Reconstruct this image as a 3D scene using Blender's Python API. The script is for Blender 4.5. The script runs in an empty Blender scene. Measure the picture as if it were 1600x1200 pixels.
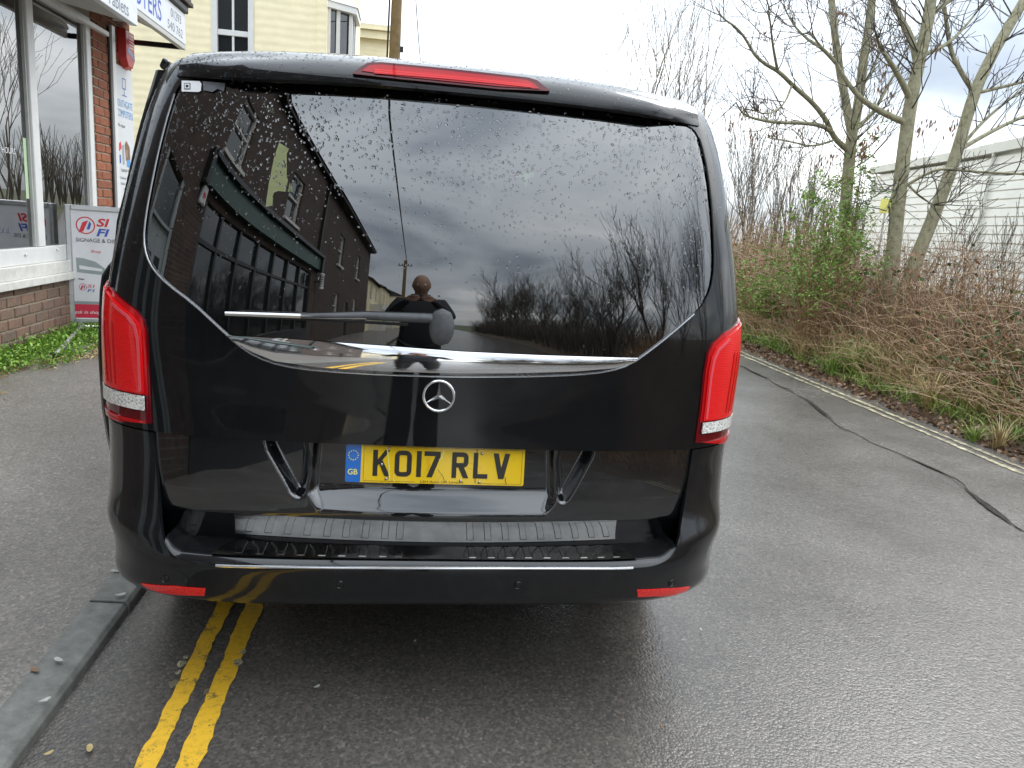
import bpy, bmesh, math, random
import numpy as np
from mathutils import Vector, Matrix, Euler
from mathutils.geometry import delaunay_2d_cdt
rnd = random.Random(7)
SC = bpy.context.scene
COL = SC.collection
RAD = math.radians
# ------------------------------------------------------------------ camera
F_PX = 1175.0
CAM_YAW, CAM_PITCH, CAM_ROLL = RAD(8.21), RAD(-11.95), RAD(4.22)
CAM_POS = np.array([-.097, -2.007, 1.46])
_f = np.array([math.sin(CAM_YAW)*math.cos(CAM_PITCH), math.cos(CAM_YAW)*math.cos(CAM_PITCH), math.sin(CAM_PITCH)])
_r = np.array([math.cos(CAM_YAW), -math.sin(CAM_YAW), 0.0])
_u = np.cross(_r, _f)
_c, _s = math.cos(CAM_ROLL), math.sin(CAM_ROLL)
CR, CU = _c*_r + _s*_u, -_s*_r + _c*_u
camd = bpy.data.cameras.new('camera')
camd.sensor_width = 36.0
camd.lens = F_PX/1600*36.0
camd.clip_start = .03
camd.clip_end = 3000
camo = bpy.data.objects.new('camera', camd)
COL.objects.link(camo)
camo.matrix_world = Matrix(((CR[0], CU[0], -_f[0], CAM_POS[0]), (CR[1], CU[1], -_f[1], CAM_POS[1]), (CR[2], CU[2], -_f[2], CAM_POS[2]), (0, 0, 0, 1)))
SC.camera = camo
# ------------------------------------------------------------------ sky, sun, exposure
SUN_EL, SUN_AZ = RAD(46), RAD(48)
w = bpy.data.worlds.new('World'); SC.world = w; w.use_nodes = True
nt = w.node_tree; nt.nodes.clear()
def wn(t, **k):
    n = nt.nodes.new(t)
    for a, b in k.items(): setattr(n, a, b)
    return n
out = wn('ShaderNodeOutputWorld'); bg = wn('ShaderNodeBackground'); bg.inputs[1].default_value = .1
sky = wn('ShaderNodeTexSky', sky_type='NISHITA', sun_disc=False, sun_elevation=SUN_EL, sun_rotation=SUN_AZ)
tc = wn('ShaderNodeTexCoord'); sep = wn('ShaderNodeSeparateXYZ')
nt.links.new(tc.outputs['Generated'], sep.inputs[0])
zz = wn('ShaderNodeMath', operation='MAXIMUM'); zz.inputs[1].default_value = 0.0; nt.links.new(sep.outputs[2], zz.inputs[0])
za = wn('ShaderNodeMath', operation='ADD'); za.inputs[1].default_value = .22; nt.links.new(zz.outputs[0], za.inputs[0])
dx = wn('ShaderNodeMath', operation='DIVIDE'); dy = wn('ShaderNodeMath', operation='DIVIDE')
nt.links.new(sep.outputs[0], dx.inputs[0]); nt.links.new(za.outputs[0], dx.inputs[1])
nt.links.new(sep.outputs[1], dy.inputs[0]); nt.links.new(za.outputs[0], dy.inputs[1])
cmb = wn('ShaderNodeCombineXYZ'); nt.links.new(dx.outputs[0], cmb.inputs[0]); nt.links.new(dy.outputs[0], cmb.inputs[1])
cmb.inputs[2].default_value = 3.3
no = wn('ShaderNodeTexNoise'); no.inputs['Scale'].default_value = .85; no.inputs['Detail'].default_value = 5; no.inputs['Roughness'].default_value = .5; no.inputs['Distortion'].default_value = .35
nt.links.new(cmb.outputs[0], no.inputs['Vector'])
rp = wn('ShaderNodeValToRGB'); rp.color_ramp.interpolation = 'EASE'
e = rp.color_ramp.elements
e[0].position = .30; e[0].color = (9.0, 10.4, 12.4, 1)
e[1].position = .70; e[1].color = (36.0, 36.5, 37.0, 1)
m = e.new(.48); m.color = (20., 21.8, 23.6, 1)
nt.links.new(no.outputs[0], rp.inputs[0])
mix = wn('ShaderNodeMix', data_type='RGBA'); mix.inputs[0].default_value = .9
# overcast sky: brighter overhead than at the horizon (CIE overcast, 1+2 sin(elevation))
cz = wn('ShaderNodeMath', operation='MULTIPLY_ADD'); cz.inputs[1].default_value = .73; cz.inputs[2].default_value = .27; nt.links.new(zz.outputs[0], cz.inputs[0])
vm = wn('ShaderNodeVectorMath', operation='SCALE'); nt.links.new(rp.outputs[0], vm.inputs[0]); nt.links.new(cz.outputs[0], vm.inputs['Scale'])
nt.links.new(sky.outputs[0], mix.inputs[6]); nt.links.new(vm.outputs[0], mix.inputs[7])
nt.links.new(mix.outputs[2], bg.inputs[0]); nt.links.new(bg.outputs[0], out.inputs[0])
sl = bpy.data.lights.new('sun', 'SUN'); sl.energy = .9; sl.angle = RAD(25); sl.color = (1, .97, .92)
so = bpy.data.objects.new('sun', sl); COL.objects.link(so)
_sd = Vector((math.sin(SUN_AZ)*math.cos(SUN_EL), math.cos(SUN_AZ)*math.cos(SUN_EL), math.sin(SUN_EL)))
so.rotation_euler = _sd.to_track_quat('Z', 'Y').to_euler()
so.location = (0, 0, 30)
vs = SC.view_settings
vs.view_transform = 'Standard'; vs.look = 'None'; vs.gamma = 1; vs.exposure = 0.76; vs.use_curve_mapping = False
SC.render.engine = 'CYCLES'
SC.cycles.max_bounces = 10; SC.cycles.transparent_max_bounces = 16; SC.cycles.transmission_bounces = 8; SC.cycles.glossy_bounces = 6
SC.render.resolution_x, SC.render.resolution_y = 1024, 768
# ------------------------------------------------------------------ picture -> place helpers
def ray(px):
    d = _f + (px[0]-800)/F_PX*CR - (px[1]-600)/F_PX*CU
    return CAM_POS, d
def onP(px, ax, v):
    o, d = ray(px); return o + (v-o[ax])/d[ax]*d
def onX(px, v): return onP(px, 0, v)
def onY(px, v): return onP(px, 1, v)
def onZ(px, v=0.): return onP(px, 2, v)
# ------------------------------------------------------------------ materials
def mat(name, col=(.5, .5, .5), rough=.5, metal=0., spec=.5, ior=1.5, coat=0., coat_rough=.03, trans=0., alpha=1., emit=None):
    m = bpy.data.materials.new(name); m.use_nodes = True
    b = m.node_tree.nodes['Principled BSDF']
    b.inputs['Base Color'].default_value = (*col, 1); b.inputs['Roughness'].default_value = rough
    b.inputs['Metallic'].default_value = metal; b.inputs['IOR'].default_value = ior
    b.inputs['Specular IOR Level'].default_value = spec
    b.inputs['Coat Weight'].default_value = coat; b.inputs['Coat Roughness'].default_value = coat_rough
    b.inputs['Transmission Weight'].default_value = trans; b.inputs['Alpha'].default_value = alpha
    return m
class NT:
    """small node helper for one material"""
    def __init__(s, m): s.m = m; s.t = m.node_tree; s.b = s.t.nodes['Principled BSDF']
    def n(s, t, **k):
        n = s.t.nodes.new(t)
        for a, b in k.items(): setattr(n, a, b)
        return n
    def l(s, a, b): s.t.links.new(a, b)
    def coord(s, kind='Object', scale=None):
        c = s.n('ShaderNodeTexCoord').outputs[kind]
        if scale is not None:
            mp = s.n('ShaderNodeMapping'); mp.inputs['Scale'].default_value = scale; s.l(c, mp.inputs[0]); c = mp.outputs[0]
        return c
    def noise(s, vec, scale, detail=4, rough=.55, dist=0.):
        n = s.n('ShaderNodeTexNoise'); n.inputs['Scale'].default_value = scale; n.inputs['Detail'].default_value = detail
        n.inputs['Roughness'].default_value = rough; n.inputs['Distortion'].default_value = dist
        if vec is not None: s.l(vec, n.inputs['Vector'])
        return n.outputs[0]
    def ramp(s, fac, stops, interp='LINEAR'):
        r = s.n('ShaderNodeValToRGB'); r.color_ramp.interpolation = interp
        el = r.color_ramp.elements
        el[0].position, el[0].color = stops[0][0], (*stops[0][1], 1)
        el[1].position, el[1].color = stops[-1][0], (*stops[-1][1], 1)
        for p, c in stops[1:-1]:
            q = el.new(p); q.color = (*c, 1)
        s.l(fac, r.inputs[0]); return r.outputs[0]
    def mixc(s, fac, a, b, mode='MIX'):
        x = s.n('ShaderNodeMix', data_type='RGBA', blend_type=mode)
        for i, v in ((0, fac), (6, a), (7, b)):
            if isinstance(v, (int, float)): x.inputs[i].default_value = v
            elif isinstance(v, tuple): x.inputs[i].default_value = (*v, 1)
            else: s.l(v, x.inputs[i])
        return x.outputs[2]
    def math(s, op, a, b=0.):
        x = s.n('ShaderNodeMath', operation=op)
        for i, v in ((0, a), (1, b)):
            if isinstance(v, (int, float)): x.inputs[i].default_value = v
            else: s.l(v, x.inputs[i])
        return x.outputs[0]
    def bump(s, h, strength=.5, dist=.01, prev=None):
        b = s.n('ShaderNodeBump'); b.inputs['Strength'].default_value = strength; b.inputs['Distance'].default_value = dist
        s.l(h, b.inputs['Height'])
        if prev is not None: s.l(prev, b.inputs['Normal'])
        return b.outputs[0]
    def col(s, c): s.l(c, s.b.inputs['Base Color'])
    def rough(s, c): s.l(c, s.b.inputs['Roughness'])
    def nrm(s, c): s.l(c, s.b.inputs['Normal'])
def g3(v): return (v, v, v)
M = {}
# wet asphalt of the road
def asphalt(name, base, wet_lo, wet_hi, pscale=1.0, bstr=.55):
    m = mat(name, g3(base), .3); N = NT(m)
    c = N.coord('Object')
    ag = N.n('ShaderNodeTexVoronoi'); ag.inputs['Scale'].default_value = 115*pscale; N.l(c, ag.inputs['Vector'])
    fine = N.noise(c, 260, 3, .6)
    big = N.noise(c, 1.1, 5, .6); mid = N.noise(c, 9, 4, .6)
    stone = N.ramp(ag.outputs['Color'], [(0, g3(base*.6)), (.45, (base*.95, base*.92, base*.88)), (.8, (base*1.35, base*1.27, base*1.18)), (.97, (base*2.0, base*1.85, base*1.7)), (1, (base*3, base*2.85, base*2.7))])
    tone = N.ramp(big, [(.3, (.78, .71, .65)), (.7, (1.30, 1.22, 1.14))])
    cc = N.mixc(1.0, stone, tone, 'MULTIPLY')
    N.col(N.mixc(N.ramp(fine, [(.35, g3(0)), (.75, g3(.5))]), cc, g3(base*.5)))
    wetn = N.math('ADD', N.math('MULTIPLY', big, .65), N.math('MULTIPLY', mid, .35))
    N.rough(N.ramp(wetn, [(.36, g3(wet_lo)), (.64, g3(wet_hi))]))
    h = N.math('SUBTRACT', N.math('MULTIPLY', fine, .35), ag.outputs['Distance'])
    wave = N.noise(c, 34, 3, .6)
    N.nrm(N.bump(N.math('ADD', h, N.math('MULTIPLY', wave, .9)), bstr, .004))
    m.node_tree.nodes['Principled BSDF'].inputs['IOR'].default_value = 1.4
    return m
M['road'] = asphalt('wet_asphalt', .095, .11, .27, 1.0, .34)
M['road_old'] = asphalt('older_wet_asphalt', .10, .16, .32, 1.0, .36)
M['pave'] = asphalt('footway_asphalt', .17, .28, .46, 1.0, .5)
m = M['kerb'] = mat('kerb_concrete', (.16, .17, .15), .55); N = NT(m); c = N.coord()
N.col(N.ramp(N.noise(c, 18, 6, .7), [(.3, (.09, .09, .08)), (.55, (.155, .157, .142)), (.8, (.23, .225, .205))]))
N.nrm(N.bump(N.noise(c, 160, 4, .7), .5, .003))
def paint_line(name, colA, colB, wear):
    m = mat(name, colA, .45); N = NT(m); c = N.coord()
    a = N.noise(c, 45, 5, .7); s = N.noise(c, 330, 2, .5)
    cc = N.ramp(a, [(.3, colB), (.5, colA), (.8, tuple(min(1, x*1.08) for x in colA))])
    dirt = N.ramp(N.math('MULTIPLY', N.noise(c, 120, 4, .7), N.noise(c, 14, 3, .6)), [(wear, g3(1)), (wear+.05, g3(0))])
    N.col(N.mixc(N.math('MULTIPLY', dirt, .85), cc, (.09, .075, .05)))
    N.nrm(N.bump(s, .6, .003)); return m
M['yellow'] = paint_line('yellow_road_paint', (.78, .46, .028), (.55, .31, .03), .15)
M['yellow_old'] = paint_line('faded_yellow_road_paint', (.52, .47, .28), (.26, .25, .18), .25)
m = M['water'] = mat('puddle_water', (.03, .03, .029), .06, ior=1.33); N = NT(m)
N.nrm(N.bump(N.noise(N.coord(), 60, 2, .5), .06, .002))
m = M['soil'] = mat('leafy_soil', (.09, .06, .04), .8); N = NT(m); c = N.coord()
N.col(N.ramp(N.noise(c, 22, 7, .75), [(.3, (.03, .02, .014)), (.5, (.085, .055, .034)), (.62, (.15, .10, .055)), (.8, (.10, .11, .035))]))
N.nrm(N.bump(N.noise(c, 70, 5, .7), .9, .03))
m = M['ground'] = mat('rough_grass_ground', (.07, .075, .035), .9); N = NT(m); c = N.coord()
N.col(N.ramp(N.noise(c, 2.5, 7, .7), [(.3, (.05, .045, .025)), (.6, (.085, .09, .035)), (.8, (.12, .10, .05))]))
# bricks
def brickmat(name, a, b, soot):
    m = mat(name, a, .8); N = NT(m); c = N.coord(); oi = N.n('ShaderNodeObjectInfo').outputs['Random']
    g = N.n('ShaderNodeNewGeometry').outputs['Position']
    base = N.mixc(oi, a, b)
    n1 = N.noise(g, 38, 6, .7)
    cc = N.mixc(1.0, base, N.ramp(n1, [(.3, g3(.55)), (.55, g3(1.0)), (.8, (1.35, 1.28, 1.2))]), 'MULTIPLY')
    N.col(N.mixc(N.math('MULTIPLY', N.ramp(N.noise(g, 3.1, 5, .65), [(.42, g3(0)), (.66, g3(1))]), soot), cc, (.11, .10, .085)))
    N.nrm(N.bump(N.noise(g, 140, 5, .7), .8, .004)); return m
M['brick_red'] = brickmat('orange_red_brick', (.34, .115, .05), (.25, .075, .035), .25)
M['brick_brown'] = brickmat('weathered_brown_brick', (.20, .135, .10), (.26, .15, .10), .45)
m = M['mortar'] = mat('mortar', (.42, .36, .27), .9); N = NT(m); c = N.coord()
N.col(N.ramp(N.noise(c, 60, 5, .7), [(.3, (.28, .24, .18)), (.7, (.5, .44, .34))])); N.nrm(N.bump(N.noise(c, 200, 3, .6), .6, .003))
m = M['brick_wall'] = mat('brick_walling', (.2, .1, .07), .85); N = NT(m)
bt = N.n('ShaderNodeTexBrick'); bt.inputs['Scale'].default_value = 1.0
bt.inputs['Brick Width'].default_value = .225; bt.inputs['Row Height'].default_value = .075; bt.inputs['Mortar Size'].default_value = .006
bt.inputs['Color1'].default_value = (.085, .048, .036, 1); bt.inputs['Color2'].default_value = (.05, .032, .026, 1); bt.inputs['Mortar'].default_value = (.12, .11, .095, 1)
mp = N.n('ShaderNodeMapping'); mp.inputs['Rotation'].default_value = (RAD(90), 0, RAD(90)); 
sp = N.n('ShaderNodeSeparateXYZ'); N.l(N.coord(), sp.inputs[0]); cb = N.n('ShaderNodeCombineXYZ')
N.l(N.math('ADD', sp.outputs[0], sp.outputs[1]), cb.inputs[0]); N.l(sp.outputs[2], cb.inputs[1]); N.l(cb.outputs[0], bt.inputs['Vector'])
N.col(N.mixc(1., bt.outputs['Color'], N.ramp(N.noise(N.coord(), 3, 5, .7), [(.3, g3(.6)), (.7, g3(1.2))]), 'MULTIPLY')); N.nrm(N.bump(bt.outputs['Fac'], -.4, .006))
def plain(name, col, rough=.5, var=.18, nscale=12, bump=0., bscale=90, **k):
    m = mat(name, col, rough, **k); N = NT(m); c = N.coord()
    N.col(N.mixc(1., col, N.ramp(N.noise(c, nscale, 5, .65), [(.3, g3(1-var)), (.7, g3(1+var*.6))]), 'MULTIPLY'))
    if bump: N.nrm(N.bump(N.noise(c, bscale, 4, .65), bump, .004))
    return m
M['cream'] = plain('cream_painted_render', (.90, .80, .54), .7, .08, 3)
N = NT(M['cream']); wv = N.n('ShaderNodeTexWave', wave_type='BANDS', bands_direction='Z'); wv.inputs['Scale'].default_value = 2.1; wv.inputs['Distortion'].default_value = 2.5; wv.inputs['Detail'].default_value = 3
N.l(N.coord(), wv.inputs['Vector']); N.nrm(N.bump(wv.outputs[1], .25, .012))
M['upvc'] = plain('white_upvc', (.70, .70, .68), .3, .06, 8)
M['upvc_dirty'] = plain('grubby_white_upvc', (.68, .67, .62), .4, .16, 14)
M['white_sign'] = plain('white_sign_panel', (.62, .64, .66), .35, .07, 4)
M['greyalu'] = plain('pale_grey_aluminium', (.46, .46, .43), .45, .1, 10)
M['black'] = mat('black_trim', (.012, .012, .012), .45)
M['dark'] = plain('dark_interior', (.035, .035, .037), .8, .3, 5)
M['roof_tile'] = plain('dark_brown_tile', (.075, .058, .046), .75, .35, 9, .5, 60)
M['slate'] = plain('grey_slate', (.055, .058, .062), .6, .3, 7, .4, 40)
M['wood_pole'] = plain('weathered_pole_timber', (.19, .13, .06), .85, .3, 8, .6, 50)
M['green_paint'] = plain('dark_green_fascia_paint', (.022, .07, .05), .35, .2, 6)
M['shopfront'] = plain('near_black_shopfront_paint', (.018, .02, .022), .35, .2, 6)
M['blue_txt'] = mat('blue_lettering', (.05, .10, .42), .5)
M['grey_txt'] = mat('grey_lettering', (.12, .14, .18), .5)
M['lblue_txt'] = mat('light_blue_lettering', (.08, .30, .62), .5)
M['black_txt'] = mat('black_lettering', (.015, .015, .016), .5)
M['red_txt'] = mat('red_lettering', (.62, .03, .045), .45)
M['white_txt'] = mat('white_lettering', (.8, .8, .8), .5)
M['alarm_red'] = plain('red_alarm_box_plastic', (.55, .025, .02), .35, .08, 9)
M['alarm_blue'] = mat('blue_lamp_plastic', (.03, .06, .22), .2)
M['pink_red'] = plain('crimson_poster_band', (.62, .03, .07), .4, .06, 6)
M['wetleaf'] = plain('pale_wet_leaf', (.40, .40, .35), .4, .3, 60)
M['poster'] = plain('pale_poster_paper', (.72, .72, .74), .35, .08, 5)
M['poster_grey'] = plain('printed_grey', (.30, .34, .34), .35, .2, 3)
M['alu'] = plain('satin_aluminium', (.60, .61, .62), .32, .12, 12, metal=.7)
M['steel_tube'] = plain('galvanised_tube', (.50, .51, .50), .4, .2, 20, metal=.6)
M['green_sticker'] = plain('pale_green_sticker', (.50, .66, .42), .5, .08, 10)
M['skin'] = plain('skin', (.33, .19, .135), .5, .1, 20)
M['jacket'] = plain('dark_navy_jacket', (.016, .018, .026), .7, .3, 14, .4, 70)
M['trouser'] = plain('black_trousers', (.014, .014, .016), .8, .3, 14)
M['shoe'] = mat('black_shoe', (.012, .012, .012), .4)
# shop glass: reflects, lets a dim view through
def glassmat(name, tint, ior, rough=0.0):
    m = bpy.data.materials.new(name); m.use_nodes = True; t = m.node_tree; t.nodes.clear()
    o = t.nodes.new('ShaderNodeOutputMaterial'); mx = t.nodes.new('ShaderNodeMixShader'); fr = t.nodes.new('ShaderNodeFresnel'); fr.inputs[0].default_value = ior
    tr = t.nodes.new('ShaderNodeBsdfTransparent'); tr.inputs[0].default_value = (*tint, 1); gl = t.nodes.new('ShaderNodeBsdfGlossy'); gl.inputs['Roughness'].default_value = rough
    t.links.new(fr.outputs[0], mx.inputs[0]); t.links.new(tr.outputs[0], mx.inputs[1]); t.links.new(gl.outputs[0], mx.inputs[2]); t.links.new(mx.outputs[0], o.inputs[0])
    return m
M['glass'] = glassmat('window_glass', (.62, .68, .66), 5.)
M['van_glass'] = glassmat('privacy_tinted_glass', (.28, .35, .25), 2.75, .0)
M['side_glass'] = glassmat('side_tinted_glass', (.55, .66, .48), 1.7)
M['glass_dark'] = mat('dark_window_glass', (.02, .023, .025), .03, ior=2.0)
# van
m = M['paint'] = mat('black_metallic_paint', (.0045, .005, .006), .3, spec=.12, ior=1.45, coat=1.0, coat_rough=.015); m.node_tree.nodes['Principled BSDF'].inputs['Coat IOR'].default_value = 1.48
N = NT(m); c = N.coord()
dirt = N.ramp(N.noise(c, 5, 7, .7), [(.5, g3(0)), (.78, g3(.05))])
N.col(N.mixc(dirt, (.0045, .005, .006), (.10, .095, .085)))
N.l(N.ramp(N.noise(c, 16, 6, .7), [(.42, g3(.012)), (.75, g3(.07))]), N.b.inputs['Coat Roughness'])
m = M['paint_low'] = mat('black_paint_with_road_film', (.0055, .006, .007), .35, spec=.12, ior=1.45, coat=1.0, coat_rough=.03); m.node_tree.nodes['Principled BSDF'].inputs['Coat IOR'].default_value = 1.5
N = NT(m); c = N.coord()
N.col(N.mixc(N.ramp(N.noise(c, 7, 8, .75), [(.48, g3(0)), (.8, g3(.10))]), (.0055, .006, .007), (.12, .11, .10)))
N.l(N.ramp(N.noise(c, 22, 6, .75), [(.4, g3(.015)), (.75, g3(.16))]), N.b.inputs['Coat Roughness'])
m = M['paint_gloss'] = mat('clean_black_paint', (.004, .0045, .0055), .3, spec=.1, ior=1.45, coat=1.0, coat_rough=.012); m.node_tree.nodes['Principled BSDF'].inputs['Coat IOR'].default_value = 1.95
N = NT(m); c = N.coord(); N.l(N.ramp(N.noise(c, 20, 6, .7), [(.45, g3(.008)), (.75, g3(.07))]), N.b.inputs['Coat Roughness'])
N.col(N.mixc(N.ramp(N.noise(c, 9, 8, .75), [(.5, g3(0)), (.8, g3(.08))]), (.004, .0045, .0055), (.12, .11, .10)))
M['chrome'] = mat('chrome', (.82, .82, .82), .06, metal=1.)
N = NT(M['chrome']); N.rough(N.ramp(N.noise(N.coord(), 30, 5, .7), [(.4, g3(.02)), (.8, g3(.10))]))
M['emblem'] = mat('bright_emblem_chrome', (.93, .93, .93), .22, metal=1.)
M['steel'] = mat('brushed_steel', (.50, .49, .47), .3, metal=1.)
N = NT(M['steel']); c = N.coord('Object', (1, 14, 14)); N.rough(N.ramp(N.noise(c, 30, 4, .6), [(.3, g3(.06)), (.7, g3(.15))]))
N.col(N.ramp(N.noise(N.coord(), 12, 6, .7), [(.3, (.34, .33, .32)), (.6, (.52, .51, .49))]))
M['bead'] = mat('edge_highlight_silver', (.62, .63, .65), .22, metal=.9)  # silver colour stands for the highlight on the rolled black paint edge
M['rubber'] = plain('black_rubber', (.018, .018, .018), .6, .3, 20)
M['wiper'] = plain('faded_black_plastic', (.085, .088, .092), .5, .35, 25, .3, 120)
def lensmat(name, col, rough=.08, sub=0):
    m = mat(name, col, rough, spec=.25, ior=1.5, coat=.8, coat_rough=.01); return m
m = M['lens_red'] = lensmat('red_lamp_lens', (.55, .004, .008), .15)
m = M['lens_red_bright'] = lensmat('bright_red_lamp_insert', (.85, .006, .008), .25)
N = NT(m); wv = N.n('ShaderNodeTexWave', bands_direction='Z'); wv.inputs['Scale'].default_value = 60; N.l(N.coord(), wv.inputs['Vector']); N.nrm(N.bump(wv.outputs[1], .25, .002))
M['lens_guide'] = lensmat('pinkish_light_guide', (.80, .10, .12), .2)
M['lens_dark'] = lensmat('dark_red_lamp_lens', (.13, .002, .006), .1)
m = M['lens_clear'] = lensmat('clear_reversing_lens', (.62, .60, .56), .15)
N = NT(m); vo = N.n('ShaderNodeTexVoronoi'); vo.inputs['Scale'].default_value = 130; N.l(N.coord(), vo.inputs['Vector']); N.col(N.ramp(vo.outputs['Distance'], [(0, (.3, .28, .26)), (.6, (.85, .83, .78))])); N.nrm(N.bump(vo.outputs['Distance'], .5, .004))
m = M['reflector'] = mat('red_reflector', (.85, .015, .01), .2, coat=1.)
N = NT(m); vo = N.n('ShaderNodeTexVoronoi'); vo.inputs['Scale'].default_value = 180; N.l(N.coord(), vo.inputs['Vector']); N.col(N.ramp(vo.outputs['Distance'], [(0, (1., .05, .03)), (.7, (.8, .008, .008))]))
m = M['plate_yellow'] = mat('yellow_plate_acrylic', (.86, .55, .012), .12, coat=.6); N = NT(m); c = N.coord()
N.col(N.mixc(N.ramp(N.noise(c, 24, 6, .7, .8), [(.56, g3(0)), (.66, g3(.55))]), (.86, .56, .012), (.66, .36, .012)))
M['plate_blue'] = mat('blue_plate_band', (.008, .15, .55), .2, coat=.5)
M['plate_txt'] = mat('plate_characters', (.03, .028, .022), .25)
M['plate_gold'] = mat('pale_yellow_print', (.8, .75, .2), .4)
M['water_drop'] = mat('rain_water', (1, 1, 1), 0., ior=1.33, trans=1.)
M['sticker'] = plain('white_vinyl', (.8, .8, .8), .4, .03, 10)
M['haze_sticker'] = plain('old_grey_sticker_residue', (.14, .15, .16), .5, .35, 60)
M['tyre'] = plain('tyre_rubber', (.02, .02, .02), .75, .2, 20)
# plants
def leafmat(name, stops, scale=3., trans=.25, rough=.55):
    m = mat(name, stops[0][1], rough); N = NT(m); g = N.n('ShaderNodeNewGeometry')
    N.col(N.ramp(N.math('ADD', N.math('MULTIPLY', g.outputs['Random Per Island'], .8), N.math('MULTIPLY', N.noise(g.outputs['Position'], scale, 3, .6), .2)), stops))
    return m
M['twig_bg'] = leafmat('grey_brown_twigs', [(.1, (.10, .085, .065)), (.9, (.17, .14, .10))])
M['twig_dark'] = leafmat('dark_wet_twigs', [(.1, (.045, .038, .03)), (.9, (.09, .075, .06))])
m = M['ash_bark'] = mat('grey_green_ash_bark', (.2, .19, .12), .8); N = NT(m); c = N.n('ShaderNodeNewGeometry').outputs['Position']
N.col(N.ramp(N.noise(c, 14, 7, .7), [(.28, (.10, .09, .06)), (.45, (.25, .23, .14)), (.6, (.34, .32, .21)), (.75, (.23, .26, .10))]))
N.nrm(N.bump(N.noise(c, 60, 5, .7), .7, .01))
M['bramble'] = leafmat('red_brown_bramble_canes', [(.05, (.14, .065, .036)), (.35, (.25, .135, .072)), (.65, (.38, .265, .14)), (.85, (.30, .17, .09)), (1., (.18, .22, .05))])
M['bleaf'] = leafmat('bramble_leaves', [(.05, (.035, .07, .02)), (.35, (.06, .12, .03)), (.55, (.13, .10, .04)), (.72, (.24, .10, .045)), (.88, (.10, .18, .035)), (1., (.40, .34, .07))])
M['shrub_leaf'] = leafmat('fresh_green_leaves', [(.05, (.07, .14, .02)), (.5, (.15, .26, .04)), (.8, (.24, .35, .06)), (1., (.09, .18, .04))])
M['shrub_stem'] = leafmat('tan_shrub_stems', [(.1, (.20, .11, .05)), (.9, (.30, .19, .09))])
M['straw'] = leafmat('dead_grass_straw', [(.05, (.22, .15, .06)), (.5, (.38, .28, .12)), (.9, (.50, .40, .20))])
M['grass'] = leafmat('green_grass_blades', [(.05, (.08, .15, .02)), (.5, (.16, .26, .035)), (.9, (.30, .36, .08))])
M['weed'] = leafmat('bright_green_weeds', [(.05, (.08, .19, .02)), (.5, (.17, .33, .03)), (.95, (.28, .42, .06))])
M['litter'] = leafmat('fallen_leaves', [(.05, (.06, .035, .022)), (.4, (.14, .075, .04)), (.75, (.24, .14, .07)), (.95, (.34, .24, .13))])
M['ashkey'] = leafmat('brown_ash_keys', [(.1, (.10, .055, .03)), (.9, (.24, .13, .07))])
m = M['clad'] = plain('off_white_cladding', (.87, .88, .82), .5, .08, 2)
M['clad_trim'] = plain('pale_trim_flashing', (.70, .71, .64), .5, .1, 3)
# ------------------------------------------------------------------ object helpers
def link(o, parent=None):
    COL.objects.link(o)
    if parent is not None: o.parent = parent
    return o
def tag(o, label=None, cat=None, group=None, kind=None):
    if label: o['label'] = label
    if cat: o['category'] = cat
    if group: o['group'] = group
    if kind: o['kind'] = kind
    return o
def empty(name, loc=(0, 0, 0), rz=0., label=None, cat=None, group=None):
    o = bpy.data.objects.new(name, None); o.empty_display_size = .2; o.location = loc; o.rotation_euler = (0, 0, rz)
    link(o); return tag(o, label, cat, group)
def meshobj(name, V, Fc, material, parent=None, smooth=False, normals=None, matidx=None):
    me = bpy.data.meshes.new(name)
    me.from_pydata([tuple(map(float, v)) for v in V], [], [tuple(int(i) for i in f) for f in Fc])
    for mm in (material if isinstance(material, (list, tuple)) else [material]): me.materials.append(mm)
    if matidx is not None: me.polygons.foreach_set('material_index', np.asarray(matidx, dtype=np.int32))
    me.update()
    if smooth: me.polygons.foreach_set('use_smooth', np.ones(len(me.polygons), dtype=bool))
    if normals is not None: me.normals_split_custom_set_from_vertices([tuple(map(float, n)) for n in normals])
    return link(bpy.data.objects.new(name, me), parent)
def npmesh(name, V, Q, material, parent=None, smooth=False):
    """fast path: V (n,3), Q (m,3 or 4) arrays"""
    V = np.asarray(V, np.float32); Q = np.asarray(Q, np.int32); k = Q.shape[1]
    me = bpy.data.meshes.new(name)
    me.vertices.add(len(V)); me.vertices.foreach_set('co', V.ravel())
    me.loops.add(Q.size); me.loops.foreach_set('vertex_index', Q.ravel())
    me.polygons.add(len(Q)); me.polygons.foreach_set('loop_start', np.arange(0, Q.size, k, dtype=np.int32)); me.polygons.foreach_set('loop_total', np.full(len(Q), k, np.int32))
    if smooth: me.polygons.foreach_set('use_smooth', np.ones(len(Q), dtype=bool))
    me.materials.append(material); me.update(calc_edges=True); me.validate()
    return link(bpy.data.objects.new(name, me), parent)
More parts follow.
